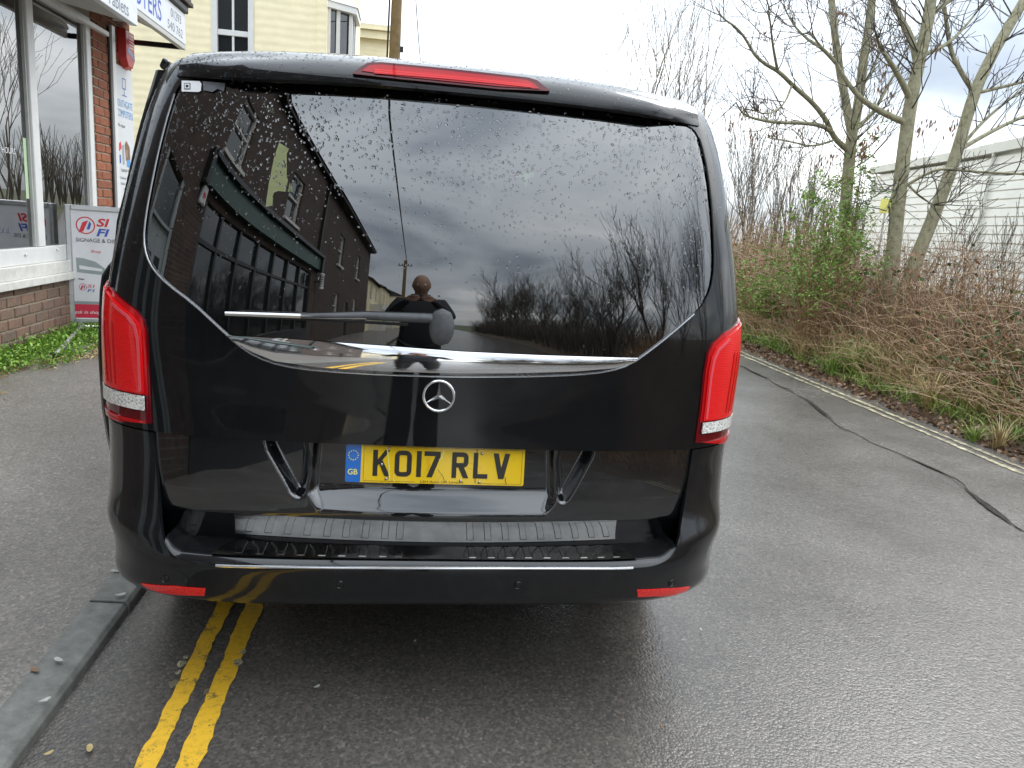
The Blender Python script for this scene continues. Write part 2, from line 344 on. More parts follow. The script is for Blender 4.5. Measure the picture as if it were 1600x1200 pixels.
class MB:
    """collects simple solids into ONE mesh"""
    def __init__(s): s.V = []; s.F = []
    def add(s, V, Fc):
        b = len(s.V); s.V += [tuple(v) for v in V]; s.F += [tuple(i+b for i in f) for f in Fc]; return s
    def box(s, a, b):
        x0, y0, z0 = (min(p, q) for p, q in zip(a, b)); x1, y1, z1 = (max(p, q) for p, q in zip(a, b))
        return s.add([(x0, y0, z0), (x1, y0, z0), (x1, y1, z0), (x0, y1, z0), (x0, y0, z1), (x1, y0, z1), (x1, y1, z1), (x0, y1, z1)],
                     [(0, 3, 2, 1), (4, 5, 6, 7), (0, 1, 5, 4), (1, 2, 6, 5), (2, 3, 7, 6), (3, 0, 4, 7)])
    def tube(s, pts, rad, n=8, cap=True):
        pts = [Vector(p) for p in pts]; k = len(pts)
        rad = list(rad) if hasattr(rad, '__len__') else [rad]*k
        V = []; prev = None
        for i, p in enumerate(pts):
            t = (pts[min(i+1, k-1)] - pts[max(i-1, 0)]).normalized()
            if prev is None:
                a = t.orthogonal().normalized()
            else:
                a = (prev - t*prev.dot(t));  a = a.normalized() if a.length > 1e-6 else t.orthogonal().normalized()
            prev = a; b = t.cross(a)
            for j in range(n):
                q = 2*math.pi*j/n; V.append(p + (a*math.cos(q) + b*math.sin(q))*rad[i])
        Fc = [(i*n+j, i*n+(j+1) % n, (i+1)*n+(j+1) % n, (i+1)*n+j) for i in range(k-1) for j in range(n)]
        if cap: Fc += [tuple(range(n-1, -1, -1)), tuple((k-1)*n+j for j in range(n))]
        return s.add(V, Fc)
    def prism(s, poly, ax, a, b):
        """2-D polygon extruded along axis ax from a to b; poly in the two other axes in order"""
        def mk(u, v, w_): 
            q = [0, 0, 0]; o = [i for i in range(3) if i != ax]; q[o[0]] = u; q[o[1]] = v; q[ax] = w_; return tuple(q)
        n = len(poly); V = [mk(u, v, a) for u, v in poly] + [mk(u, v, b) for u, v in poly]
        Fc = [tuple(range(n))[::-1], tuple(range(n, 2*n))] + [(i, (i+1) % n, n+(i+1) % n, n+i) for i in range(n)]
        return s.add(V, Fc)
    def lathe(s, prof, c=(0, 0, 0), n=24, axis=2):
        V = []; k = len(prof)
        for r_, h in prof:
            for j in range(n):
                q = 2*math.pi*j/n; p = [0, 0, 0]; o = [i for i in range(3) if i != axis]
                p[o[0]] = c[o[0]] + r_*math.cos(q); p[o[1]] = c[o[1]] + r_*math.sin(q); p[axis] = c[axis] + h; V.append(tuple(p))
        Fc = [(i*n+j, i*n+(j+1) % n, (i+1)*n+(j+1) % n, (i+1)*n+j) for i in range(k-1) for j in range(n)]
        return s.add(V, Fc)
    def build(s, name, material, parent=None, smooth=False, bevel=0., seg=2, auto=True):
        me = bpy.data.meshes.new(name); me.from_pydata(s.V, [], s.F); me.materials.append(material)
        bm = bmesh.new(); bm.from_mesh(me); bmesh.ops.recalc_face_normals(bm, faces=bm.faces)
        if bevel: bmesh.ops.bevel(bm, geom=[e for e in bm.edges if len(e.link_faces) == 2 and e.calc_face_angle(0) > .5], offset=bevel, segments=seg, affect='EDGES', profile=.5)
        bm.to_mesh(me); bm.free()
        if smooth:
            me.polygons.foreach_set('use_smooth', np.ones(len(me.polygons), dtype=bool)); me.set_sharp_from_angle(angle=RAD(40))
        me.update(); return link(bpy.data.objects.new(name, me), parent)
def box(name, a, b, material, parent=None, bevel=0.): return MB().box(a, b).build(name, material, parent, bevel=bevel)
def copy_tree(o, parent=None):
    c = o.copy(); COL.objects.link(c); c.parent = parent
    for ch in list(o.children): copy_tree(ch, c)
    return c
def text(name, body, material, parent, O, X, Y, height, width=None, extrude=.001, offset=0., align='LEFT', lift=.001, shear=0.):
    """flat lettering as real mesh: origin O, unit vectors X (reading direction) and Y (up the letters)"""
    cu = bpy.data.curves.new(name, 'FONT'); cu.body = body; cu.size = 1.; cu.extrude = 0; cu.offset = offset; cu.align_x = 'LEFT'; cu.resolution_u = 3; cu.shear = shear
    to = bpy.data.objects.new(name, cu); COL.objects.link(to)
    dg = bpy.context.evaluated_depsgraph_get(); dg.update()
    me = bpy.data.meshes.new_from_object(to.evaluated_get(dg)); bpy.data.objects.remove(to); bpy.data.curves.remove(cu)
    n = len(me.vertices)
    if n == 0: return None
    co = np.zeros(n*3, np.float32); me.vertices.foreach_get('co', co); co = co.reshape(-1, 3)
    lo, hi = co.min(0), co.max(0); sc = height/max(hi[1]-lo[1], 1e-6)
    sx = sc if width is None else width/max(hi[0]-lo[0], 1e-6)
    u = (co[:, 0]-lo[0])*sx; v = (co[:, 1]-lo[1])*sc
    if align == 'CENTER': u = u - u.max()/2
    X = np.array(X, float); Y = np.array(Y, float); Nn = np.cross(X, Y)
    P3 = np.array(O, float)[None] + u[:, None]*X + v[:, None]*Y + lift*Nn
    me.vertices.foreach_set('co', P3.astype(np.float32).ravel()); me.materials.clear(); me.materials.append(material); me.update()
    return link(bpy.data.objects.new(name, me), parent)
def pip(P2, poly):
    """points in polygon, vectorised"""
    P2 = np.asarray(P2); x, y = P2[:, 0], P2[:, 1]; ins = np.zeros(len(P2), bool); n = len(poly)
    for i in range(n):
        x0, y0 = poly[i]; x1, y1 = poly[(i+1) % n]
        c = (y0 > y) != (y1 > y)
        if c.any():
            xi = x0 + (y - y0)*(x1-x0)/((y1-y0) if y1 != y0 else 1e-12); ins ^= c & (x < xi)
    return ins
def densify(poly, step):
    o = []
    for i in range(len(poly)):
        a = np.array(poly[i], float); b = np.array(poly[(i+1) % len(poly)], float); k = max(1, int(np.linalg.norm(b-a)/step))
        o += [tuple(a+(b-a)*j/k) for j in range(k)]
    return o
def cdt(polys, keep, step, bounds):
    """triangulate the plane with constraint polygons and a grid; keep = function(points)->mask on triangle centres"""
    pts = []; edges = []
    for p in polys:
        d = densify(p, step*.7); b = len(pts); pts += d; edges += [(b+i, b+(i+1) % len(d)) for i in range(len(d))]
    x0, x1, y0, y1 = bounds
    bd = np.array(pts)
    gx, gy = np.meshgrid(np.arange(x0, x1+step*.5, step), np.arange(y0, y1+step*.5, step)); G = np.stack([gx.ravel(), gy.ravel()], 1)
    ok = np.ones(len(G), bool)
    for i in range(0, len(bd), 400): ok &= (((G[:, None]-bd[None, i:i+400])**2).sum(2).min(1) > (step*.45)**2)
    G = G[ok]; pts += [tuple(g) for g in G]
    r = delaunay_2d_cdt([Vector(p) for p in pts], edges, [], 0, 1e-6)
    V = np.array([tuple(v) for v in r[0]]); T = np.array(r[2])
    cen = V[T].mean(1); T = T[keep(cen)]
    used = np.unique(T); re = -np.ones(len(V), int); re[used] = np.arange(len(used))
    return V[used], re[T]
def boundary(T):
    cnt = {}
    for t in T:
        for a, b in ((t[0], t[1]), (t[1], t[2]), (t[2], t[0])):
            k = (min(a, b), max(a, b)); cnt[k] = None if k in cnt else (a, b)
    return [e for e in cnt.values() if e is not None]
# ================================================================== SETTING
def bend(y): return .006*max(0., y-6.)**2 if y < 40 else .006*34**2 + .408*(y-40)
def struct(o): o['kind'] = 'structure'; return o
struct(meshobj('ground', [(-700, -700, -.06), (700, -700, -.06), (700, 700, -.06), (-700, 700, -.06)], [(0, 1, 2, 3)], M['ground']))
ys = np.concatenate([np.arange(-60, 6, 3.), np.arange(6, 60, 1.5)])
def strip(name, xa, xb, material, z=0., parent=None, nx=8, ys=ys, zf=None):
    V = []; Fc = []
    for y in ys:
        for i in range(nx+1):
            x = xa + (xb-xa)*i/nx; V.append((x+bend(y), y, zf(x, y) if zf else z))
    n = nx+1
    for j in range(len(ys)-1):
        for i in range(nx): Fc.append((j*n+i, j*n+i+1, (j+1)*n+i+1, (j+1)*n+i))
    return meshobj(name, V, Fc, material, parent, smooth=True)
KX = -1.045
road = struct(strip('road', KX-.02, 4.62, M['road']))
# older strip of surfacing along the far edge of the road, ragged where it meets the newer tarmac
crack_px = [(1600, 825), (1540, 785), (1480, 745), (1400, 708), (1320, 668), (1250, 620), (1200, 590), (1155, 572)]
CR_ = [onZ(p) for p in crack_px]
cxs = np.array([(p[0], p[1]) for p in CR_]); o_ = np.argsort(cxs[:, 1]); cxs = cxs[o_]
def crack_x(y):
    if y < cxs[0, 1]: return cxs[0, 0] + (y-cxs[0, 1])*.12
    if y > cxs[-1, 1]: return cxs[-1, 0] + (y-cxs[-1, 1])*.05 + bend(y)
    return float(np.interp(y, cxs[:, 1], cxs[:, 0]))
V = []; Fc = []
yy = np.arange(-12, 30, .12)
for i, y in enumerate(yy):
    a = crack_x(y) + .03*math.sin(y*3.1) + .02*math.sin(y*11.3) + rnd.uniform(-.008, .008)
    for q in range(5): V.append((a + (4.60+bend(y)-a)*q/4, y, .004))
    if i: 
        for q in range(4): k = (i-1)*5+q; Fc.append((k, k+1, k+6, k+5))
tag(meshobj('road_edge_patch', V, Fc, M['road_old']), kind='structure')
# water lying in the joint
def puddle(name, y0, y1, wid, off, seed):
    r = random.Random(seed); V = []; Fc = []; n = 40
    for i in range(n+1):
        t = i/n; y = y0+(y1-y0)*t; a = crack_x(y)+off + .03*math.sin(y*3.1); hw = wid*math.sin(math.pi*min(1, max(0, t)))**.6*(.55+.45*math.sin(y*7+seed)+r.uniform(-.15, .15))
        hw = max(.0015, hw); V += [(a-hw, y, .008), (a+hw*.7, y, .008)]
        if i: k = 2*i; Fc.append((k-2, k-1, k+1, k))
    return tag(meshobj(name, V, Fc, M['water']), kind='structure')
puddle('puddle', 1.35, 2.45, .026, -.02, 1); puddle('puddle', 2.3, 3.15, .014, -.01, 2); puddle('puddle', 3.5, 4.9, .026, -.02, 3); puddle('puddle', 4.9, 7.2, .02, -.02, 4); puddle('puddle', .0, 1.2, .02, -.02, 5)
def ragged(name, x0, x1, y0, y1, material, amp, seed, parent, z=.004, st=.02):
    r = random.Random(seed); V = []; Fc = []; a = b = 0.; i = 0; y = y0
    while y < y1:
        a = .75*a + r.gauss(0, amp); b = .75*b + r.gauss(0, amp)
        V += [(x0+a+bend(y), y, z), (x1+b+bend(y), y, z)]
        if i: k = 2*i; Fc.append((k-2, k-1, k+1, k))
        i += 1; y += st if y < 8 else .2
    return meshobj(name, V, Fc, material, parent)
for k, (a, b) in enumerate(((-.755, -.700), (-.654, -.595))): ragged('yellow_line', a, b, -6, 30, M['yellow'], .0022, 11+k, road)
for k, (a, b) in enumerate(((4.20, 4.245), (4.315, 4.36))): ragged('yellow_line', a, b, -6, 26, M['yellow_old'], .004, 21+k, road, z=.009)
# bits of broken paint beside the left line
r_ = random.Random(3)
for px in ((290, 1028), (284, 1038), (279, 1052), (270, 1070), (322, 1083), (372, 1037), (380, 1020)):
    p = onZ(px); n = 9; rr = r_.uniform(.008, .017); V = [(p[0]+rr*r_.uniform(.5, 1.1)*math.cos(6.283*i/n), p[1]+rr*1.6*r_.uniform(.5, 1.1)*math.sin(6.283*i/n), .0045) for i in range(n)]
    meshobj('paint_flake', V, [tuple(range(n))], M['yellow_old'], road)
# pavement with kerb stones
def pave_z(x): return .046 + (.165-.046)*min(1, max(0, (KX-.135-x)/2.0))
def pz(x, y): return pave_z(x)
pavement = struct(strip('pavement', -3.9, KX-.128, M['pave'], nx=14, zf=pz))
kv = MB().prism([(0, -.06), (0, .030), (-.014, .044), (-.13, .050), (-.13, -.06)], 1, 0., .905)
kst = kv.build('kerb_stone', M['kerb'], pavement, bevel=.004)
kst.location = (KX, -2.36, 0); k0 = kst
y = -2.36 + .915; i = 0
for j in range(44):
    yy_ = -12 + .915*j - .2
    if abs(yy_ + 2.36) < .3: pass
    c = kst if j == 0 else kst.copy()
    if j: COL.objects.link(c); c.parent = pavement
    y0 = -12.2 + .915*j; c.location = (KX + bend(y0) + rnd.uniform(-.003, .003), y0, rnd.uniform(-.003, .003)); c.rotation_euler = (0, 0, -math.atan2(bend(y0+.9)-bend(y0), .9))
# verge on the right, rising under the brambles
def verge_z(x, y):
    t = x - 4.5 - bend(y)
    return -.01 + .10*min(1, max(0, t/.5)) + .22*min(1, max(0, (t-.4)/.8)) + .45*min(1, max(0, (t-1.1)/1.6)) + .05*math.sin(x*3.1+y*1.7)*min(1, max(0, t)) + .06*math.sin(y*.9)*min(1, max(0, t/2))
V = []; Fc = []; xs_ = [4.48, 4.56, 4.66, 4.8, 4.95, 5.1, 5.3, 5.5, 5.75, 6, 6.3, 6.7, 7.2, 8, 9, 10, 12, 15, 20]; ysv = np.arange(-40, 45, .5)
for y in ysv:
    for x in xs_: V.append((x+bend(y)+(.03*math.sin(y*5.3) if x < 4.6 else 0), y, verge_z(x+bend(y), y)+rnd.uniform(-.008, .008)))
n = len(xs_)
for j in range(len(ysv)-1):
    for i in range(n-1): Fc.append((j*n+i, j*n+i+1, (j+1)*n+i+1, (j+1)*n+i))
verge = struct(meshobj('verge', V, Fc, M['soil'], smooth=True))
def on_verge(px):
    z = .1
    for _ in range(40):
        p = onZ(px, z); z = .6*z + .4*verge_z(p[0], p[1])
    return onZ(px, z)

# ================================================================== VAN
# skin of the body: rows of height z, rear centre Y, half width W, corner depth D, corner power n, bow B
ROWS = np.array([(0.2, 0.3, 0.8, 0.25, 4.0, 0.0), (0.29, 0.20, 0.86, 0.28, 4.0, 0.0), (0.327, 0.075, 0.955, 0.32, 4.5, 0.0), (0.343, 0.03, 0.968, 0.33, 5.0, 0.0), (0.38, 0.012, 0.968, 0.34, 5.0, 0.0), (0.42, 0.005, 0.9646, 0.35, 5.0, 0.0), (0.475, 0.0, 0.9665, 0.35, 5.0, 0.0), (0.5, 0.012, 0.978, 0.34, 5.0, 0.0), (0.54, 0.03, 0.985, 0.31, 5.0, 0.0), (0.6, 0.05, 0.986, 0.31, 5.0, 0.01), (0.7, 0.07, 0.989, 0.3, 5.0, 0.02), (0.84, 0.088, 0.991, 0.26, 5.5, 0.04), (0.95, 0.1, 0.989, 0.22, 7.0, 0.06), (1.03, 0.104, 0.984, 0.19, 8.0, 0.07), (1.1, 0.1057, 0.9757, 0.15, 9.0, 0.08), (1.15, 0.108, 0.9723, 0.15, 9.0, 0.08), (1.2, 0.1115, 0.9681, 0.15, 9.0, 0.08), (1.26, 0.1172, 0.9584, 0.15, 9.0, 0.08), (1.33, 0.1259, 0.9476, 0.15, 9.0, 0.08), (1.4, 0.1361, 0.9352, 0.15, 9.0, 0.08), (1.5, 0.1536, 0.9156, 0.15, 9.0, 0.08), (1.58, 0.1706, 0.8993, 0.15, 9.0, 0.08), (1.65, 0.1879, 0.8852, 0.15, 9.0, 0.08), (1.72, 0.2077, 0.872, 0.15, 9.0, 0.08), (1.76, 0.2202, 0.8586, 0.15, 9.0, 0.08), (1.8, 0.2334, 0.8434, 0.15, 9.0, 0.08), (1.835, 0.2461, 0.8249, 0.15, 9.0, 0.08), (1.865, 0.2661, 0.8, 0.16, 8, 0.08), (1.880, 0.2961, 0.745, 0.19, 6, 0.08), (1.892, 0.3361, 0.67, 0.22, 5, 0.07), (1.901, 0.3861, 0.56, 0.25, 4.5, 0.05), (1.909, 0.4661, 0.4, 0.28, 4, 0.03), (1.914, 0.5661, 0.22, 0.3, 4, 0.01), (1.917, 0.6961, 0.05, 0.3, 4, 0)])
def pchip(x, y, xi):
    h = np.diff(x); d = np.diff(y)/h; mm = np.zeros_like(y)
    for i in range(1, len(x)-1):
        if d[i-1]*d[i] > 0:
            w1 = 2*h[i]+h[i-1]; w2 = h[i]+2*h[i-1]; mm[i] = (w1+w2)/(w1/d[i-1]+w2/d[i])
    mm[0] = d[0]; mm[-1] = d[-1]
    k = np.clip(np.searchsorted(x, xi)-1, 0, len(h)-1); t = (xi-x[k])/h[k]
    return y[k]*(2*t**3-3*t**2+1)+h[k]*mm[k]*(t**3-2*t**2+t)+y[k+1]*(3*t**2-2*t**3)+h[k]*mm[k+1]*(t**3-t**2)
NZ, NS = 875, 1000
ZT = np.linspace(.2, 1.917, NZ); ST = np.linspace(0, 2.15, NS); DZ, DS = ZT[1]-ZT[0], ST[1]-ST[0]
par = [pchip(ROWS[:, 0], ROWS[:, j], ZT) for j in range(1, 6)]
def gsm(a, sig, lo, hi):
    """gaussian smoothing of one parameter column between two heights"""
    k = int(3*sig/DZ); ker = np.exp(-.5*(np.arange(-k, k+1)*DZ/sig)**2); ker /= ker.sum()
    p = np.concatenate([2*a[0]-a[k:0:-1], a, 2*a[-1]-a[-2:-k-2:-1]]); sm = np.convolve(p, ker, 'valid')
    wgt = np.clip((ZT-lo)/.08, 0, 1)*np.clip((hi-ZT)/.03, 0, 1); return a*(1-wgt)+sm*wgt
def _ext(a):
    """column continued straight above 1.80 so that the roof shoulder does not bleed into the smoothing"""
    b = a.copy(); i = int((1.80-.2)/DZ); sl = (a[i]-a[i-12])/12; b[i:] = a[i]+sl*np.arange(len(a)-i); return b
def gsm2(a, sig, lo, hi):
    sm = gsm(_ext(a), sig, lo, 9.); wgt = np.clip((hi-ZT)/.05, 0, 1); wgt = wgt*wgt*(3-2*wgt); return a*(1-wgt)+sm*wgt
par = [gsm2(a, .045, .86, 1.80) for a in par]; par = [gsm(a, .006, 1.76, 1.93) for a in par]; par = [gsm(a, .012, .25, .9) for a in par]
XS = np.zeros((NZ, NS)); YS = np.zeros((NZ, NS)); LS = np.zeros(NZ)
_xr = np.concatenate([np.linspace(0, .75, 60), 1-.25*np.linspace(1, 0, 300)[1:]**2.2])
for i in range(NZ):
    Yc, Wd, D, n, B = (a[i] for a in par)
    X = Wd*_xr; Y = D*(1-np.sqrt(np.maximum(0, 1-_xr**n)))+B*_xr**2
    A = np.concatenate([[0], np.cumsum(np.hypot(np.diff(X), np.diff(Y)))]); L = A[-1]; LS[i] = L
    XS[i] = np.where(ST < L, np.interp(ST, A, X), Wd); YS[i] = Yc + np.where(ST < L, np.interp(ST, A, Y), D+B+ST-L)
def _tab(T, a, z):
    i = np.clip((z-.2)/DZ, 0, NZ-1.001); j = np.clip(a/DS, 0, NS-1.001); i0 = i.astype(int); j0 = j.astype(int); u = i-i0; v = j-j0
    return (T[i0, j0]*(1-u)*(1-v)+T[i0+1, j0]*u*(1-v)+T[i0, j0+1]*(1-u)*v+T[i0+1, j0+1]*u*v)
def SP(s, z):
    s = np.atleast_1d(np.asarray(s, float)); z = np.broadcast_to(np.asarray(z, float), s.shape); a = np.abs(s)
    return np.stack([_tab(XS, a, z)*np.where(s < 0, -1, 1), _tab(YS, a, z), z], -1)
def SN(s, z):
    s = np.atleast_1d(np.asarray(s, float)); z = np.broadcast_to(np.asarray(z, float), s.shape); e = .006
    zl = np.clip(z, .2+e, 1.917-e)
    a = SP(s+e, zl)-SP(s-e, zl); b = SP(s, zl+e)-SP(s, zl-e); n = np.cross(a, b); return n/np.linalg.norm(n, axis=-1, keepdims=True)
_gs, _gz = np.meshgrid(np.linspace(-1.3, 1.3, 261), np.linspace(.26, 1.905, 330)); _gs = _gs.ravel(); _gz = _gz.ravel(); _gp = SP(_gs, _gz)
def hit(px):
    """picture point -> (s, z) on the van's skin (first surface met)"""
    o, d = ray(px); d = d/np.linalg.norm(d); v = _gp-o; t = v@d; e = ((v-t[:, None]*d)**2).sum(1); nr = np.where(e < 9e-5)[0]
    i = int(nr[np.argmin(t[nr]+e[nr]*400)]) if len(nr) else int(np.argmin(e)); s, z = _gs[i], _gz[i]; h = 2e-3
    for _ in range(25):
        p = SP(s, z)[0]; ps = (SP(s+h, z)[0]-SP(s-h, z)[0])/(2*h); pzv = (SP(s, z+h)[0]-SP(s, z-h)[0])/(2*h)
        q = np.linalg.lstsq(np.stack([ps, pzv, -d], 1), o-p, rcond=None)[0]
        s += float(np.clip(q[0], -.02, .02)); z = float(np.clip(z+np.clip(q[1], -.02, .02), .22, 1.912))
    return float(s), float(z)
def hits(l): return [hit(p) for p in l]
van = empty('van', (0, 0, 0), 0, 'black passenger van with rain drops and its rear end to the camera', 'van')
def patch(name, polys, keep, step, material, parent=van, off=0., skirt=0., smooth=True):
    P_ = np.array([q for p in polys for q in p]); V2, T = cdt(polys, keep, step, (P_[:, 0].min(), P_[:, 0].max(), P_[:, 1].min(), P_[:, 1].max()))
    A = V2[:, 0]; B = V2[:, 1]; p3 = SP(A, B); nn = SN(A, B); V = p3+off*nn
    # orient outward
    t0 = T[:, 0]; fn = np.cross(V[T[:, 1]]-V[t0], V[T[:, 2]]-V[t0]); flip = (fn*nn[t0]).sum(1) < 0; T = T.copy(); T[flip] = T[flip][:, ::-1]
    Vl = [tuple(v) for v in V]; Fl = [tuple(t) for t in T]; Nl = [tuple(n) for n in nn]
    if skirt:
        bd = boundary(T); mp_ = {}
        def dup(i, inner):
            k = (i, inner)
            if k not in mp_:
                mp_[k] = len(Vl); q = V[i]-(skirt*nn[i] if inner else 0*nn[i]); Vl.append(tuple(q)); Nl.append((0, 0, 0))
            return mp_[k]
        for a, b in bd:
            i0, i1, j1, j0 = dup(a, 0), dup(b, 0), dup(b, 1), dup(a, 1); Fl.append((i1, i0, j0, j1))
            q = np.cross(V[b]-V[a], nn[a]); q = q/(np.linalg.norm(q)+1e-9)
            for k in (i0, i1, j0, j1): Nl[k] = tuple(np.array(Nl[k])+q)
        Nl = [tuple(np.array(n)/(np.linalg.norm(n)+1e-9)) for n in Nl]
    return meshobj(name, Vl, Fl, material, parent, smooth=smooth, normals=Nl if smooth else None)
def inner(poly): return lambda c: pip(c, poly)
# --- outlines read from the picture
Gtop = hits([(283, 122), (340, 125), (400, 128), (480, 131), (555, 135), (620, 140), (700, 148), (780, 155), (850, 163), (930, 172), (1000, 182), (1050, 191), (1087, 199)])
Gr = hits([(1100, 240), (1110, 300), (1115, 370), (1116, 420), (1111, 453), (1098, 478), (1060, 512), (1020, 545), (985, 570), (950, 581), (900, 586)])
Gb = hits([(850, 588), (800, 589), (700, 589), (600, 586), (500, 580), (440, 572), (400, 558), (370, 538), (345, 515)])
Gl = hits([(300, 473), (262, 445), (240, 422), (229, 400), (225, 375), (228, 340), (237, 290), (250, 228), (266, 168)])
def smoothpoly(p, k=2):
    p = [np.array(q) for q in p]
    for _ in range(k):
        o = []
        for i in range(len(p)): o += [.75*p[i]+.25*p[(i+1) % len(p)], .25*p[i]+.75*p[(i+1) % len(p)]]
        p = o
    return [tuple(q) for q in p]
G = smoothpoly(Gtop+Gr+Gb+Gl, 2)
# lamps
def sil_s(z, side):
    """arc length at which the skin turns out of sight on that side, plus a little"""
    ss = np.linspace(.6, 1.25, 300)*side; p = SP(ss, z); n_ = SN(ss, z); vis = ((CAM_POS-p)*n_).sum(1) > 0
    return float(ss[vis][-1] if vis.any() else ss[0]) + .035*side
LLi = hits([(176, 450), (190, 465), (215, 484), (227, 499), (232, 520), (234, 560), (236, 610), (238, 662)]); LLb = hits([(205, 659), (180, 656)])
zt, zb = LLi[0][1]+.012, LLb[-1][1]
LL = LLi + LLb + [(sil_s(z, -1), z) for z in np.linspace(zb, zt, 9)]
RLi = hits([(1150, 506), (1128, 520), (1110, 537), (1103, 552), (1098, 580), (1092, 640), (1085, 691)]); RLb = hits([(1110, 693), (1128, 692)])
zt2, zb2 = RLi[0][1]+.012, RLb[-1][1]
RL = RLi + RLb + [(sil_s(z, 1), z) for z in np.linspace(zb2, zt2, 9)]
# split line across the tailgate and the upper painted part of the tailgate
split = hits([(239, 665), (330, 671), (402, 676), (488, 681), (600, 685), (690, 688), (780, 690), (870, 691), (937, 692), (1010, 692), (1084, 692)])
zs_sp = .838
Gmin = int(np.argmin([p[0] for p in Gl])); 
lowG = [p for p in G]
TU = [p for p in LLi[0:]] + split[1:-1] + RLi[::-1] + [Gr[4], Gr[3]] + [Gl[4], Gl[3]]
TU = LLi + split[1:-1] + RLi[::-1]
gr_low = [Gr[3]]+Gr[4:]+Gb+Gl[:5]
TU = LLi + split[1:-1] + RLi[::-1] + gr_low
tail_keep = lambda c: pip(c, TU) & ~pip(c, G)
tailgate = patch('tailgate', [TU, G], tail_keep, .012, M['paint'], skirt=.022)
# bumper: skin below the split line outside the tailgate opening
Hl = hits([(238, 666), (245, 760), (251, 827), (258, 850), (270, 868), (293, 880), (333, 884)]); Hb = hits([(430, 886), (520, 887), (660, 888), (800, 888), (900, 888)]); Hr = hits([(989, 888), (1025, 884), (1048, 872), (1060, 848), (1068, 800), (1077, 740), (1084, 693)])
H = Hl+Hb+Hr
Hcl = [(Hl[0][0], .9), ] + Hl + Hb + Hr + [(Hr[-1][0], .9)]
zl, zr = LLb[-1][1], RLb[-1][1]
zsplit = .5*(zl+zr)-.004
dom = [(-1.45, .22), (1.45, .22), (1.45, zsplit), (-1.45, zsplit)]
bumper = patch('rear_bumper', [dom, smoothpoly(Hcl, 1)], lambda c: (c[:, 1] < zsplit) & ~pip(c, smoothpoly(Hcl, 1)), .014, M['paint_low'], skirt=.012)
# lower lip under the bumper
Vv = []; Ff = []
for i, s_ in enumerate(np.linspace(-1.1, 1.1, 60)):
    p = SP(s_, .222)[0]; Vv += [tuple(p), (p[0]*.97, p[1]+.12, .21)]
    if i: k = 2*i; Ff.append((k-2, k, k+1, k-1))
meshobj('under_tray', Vv, Ff, M['black'], van)
# ledge between bumper and tailgate, with the tread plate on it
led = [SP(a, b)[0] for a, b in densify(smoothpoly([Hl[1]]+Hl[2:]+Hb+Hr[:-1], 1)[:-6], .02)]
def yt(x, z):
    """tailgate lower panel"""
    x = np.asarray(x, float); z = np.asarray(z, float)
    c = np.interp(z, [.47, .50, .53, .575, .592, .603, .62, .66, .72, .84, .9], [.118, .112, .100, .078, .071, .0685, .069, .072, .079, .094, .10])
    return c + .074*(np.abs(x)/.85)**2 + .018*(np.abs(x)/.85)**8
Lcur = smoothpoly([Hl[2], Hl[3], Hl[4], Hl[5], Hl[6]]+Hb+Hr[:4], 2)[2:-6]
Lp = [SP(a, b)[0] for a, b in Lcur]
Vv = []; Ff = []; rows_l = 7
for i, p in enumerate(Lp):
    xi = p[0]*.985; zi = max(p[2]+.014, .498); yi = float(yt(xi, zi))+.006
    q = np.array([xi, max(yi, p[1]+.02), zi])
    prof = [(0, 0), (.06, .006), (.2, .011), (.45, .013), (.7, .0135), (.9, .014), (1, .014)]
    for t, dz in prof: v = p+(q-p)*t; Vv.append((v[0], v[1], p[2]+(q[2]-p[2])*min(1, t*11)))
    if i: 
        for j in range(rows_l-1): k = (i-1)*rows_l+j; Ff.append((k, k+rows_l, k+rows_l+1, k+1))
meshobj('bumper_ledge', Vv, Ff, M['paint_low'], van, smooth=True)
# --- lower tailgate panel with number-plate recess and two triangular pockets
edgeL = [(241, 668), (246, 740), (253, 800), (262, 825), (280, 846), (305, 857), (345, 862)]; edgeR = [(980, 868), (1015, 862), (1040, 852), (1056, 832), (1062, 800), (1073, 740), (1082, 694)]
def on_tail(px):
    y = .1
    for _ in range(12): p = onY(px, y); y = float(yt(p[0], p[2]))
    return (p[0], p[2])
TLp = [on_tail(p) for p in edgeL] + [on_tail(p) for p in ((430, 866), (660, 869), (900, 869))] + [on_tail(p) for p in edgeR]
TLp = TLp + [(TLp[-1][0], zs_sp+.004), (0, zs_sp+.004), (TLp[0][0], zs_sp+.004)]
def sdf(P2, poly):
    P2 = np.asarray(P2); d = np.full(len(P2), 9.)
    for i in range(len(poly)):
        a = np.array(poly[i]); b = np.array(poly[(i+1) % len(poly)]); ab = b-a; t = np.clip(((P2-a)@ab)/(ab@ab+1e-12), 0, 1); d = np.minimum(d, np.linalg.norm(P2-(a+t[:, None]*ab), axis=1))
    return np.where(pip(P2, poly), -d, d)
def ss(x): x = np.clip(x, 0, 1); return x*x*(3-2*x)
def rdp(poly): return smoothpoly(poly, 2)
triL = rdp([on_tail(p) for p in ((404, 672), (448, 752), (458, 772), (470, 776), (477, 768), (486, 676))])
triR = rdp([on_tail(p) for p in ((936, 688), (900, 755), (884, 782), (876, 784), (872, 772), (871, 688))])
cen = [on_tail(p) for p in ((492, 676), (484, 770), (500, 800), (850, 806), (866, 780), (866, 688))]
def disp(P2):
    d1 = ss((.010-sdf(P2, triL))/.026)*.040; d2 = ss((.010-sdf(P2, triR))/.026)*.040
    inn = ss((.012-sdf(P2, cen))/.03)*ss((P2[:, 1]-.60)/.09)*.030
    return np.maximum(np.maximum(d1, d2), inn)
V2, T = cdt([TLp, triL, triR], lambda c: pip(c, TLp), .0052, (min(p[0] for p in TLp), max(p[0] for p in TLp), min(p[1] for p in TLp), zs_sp))
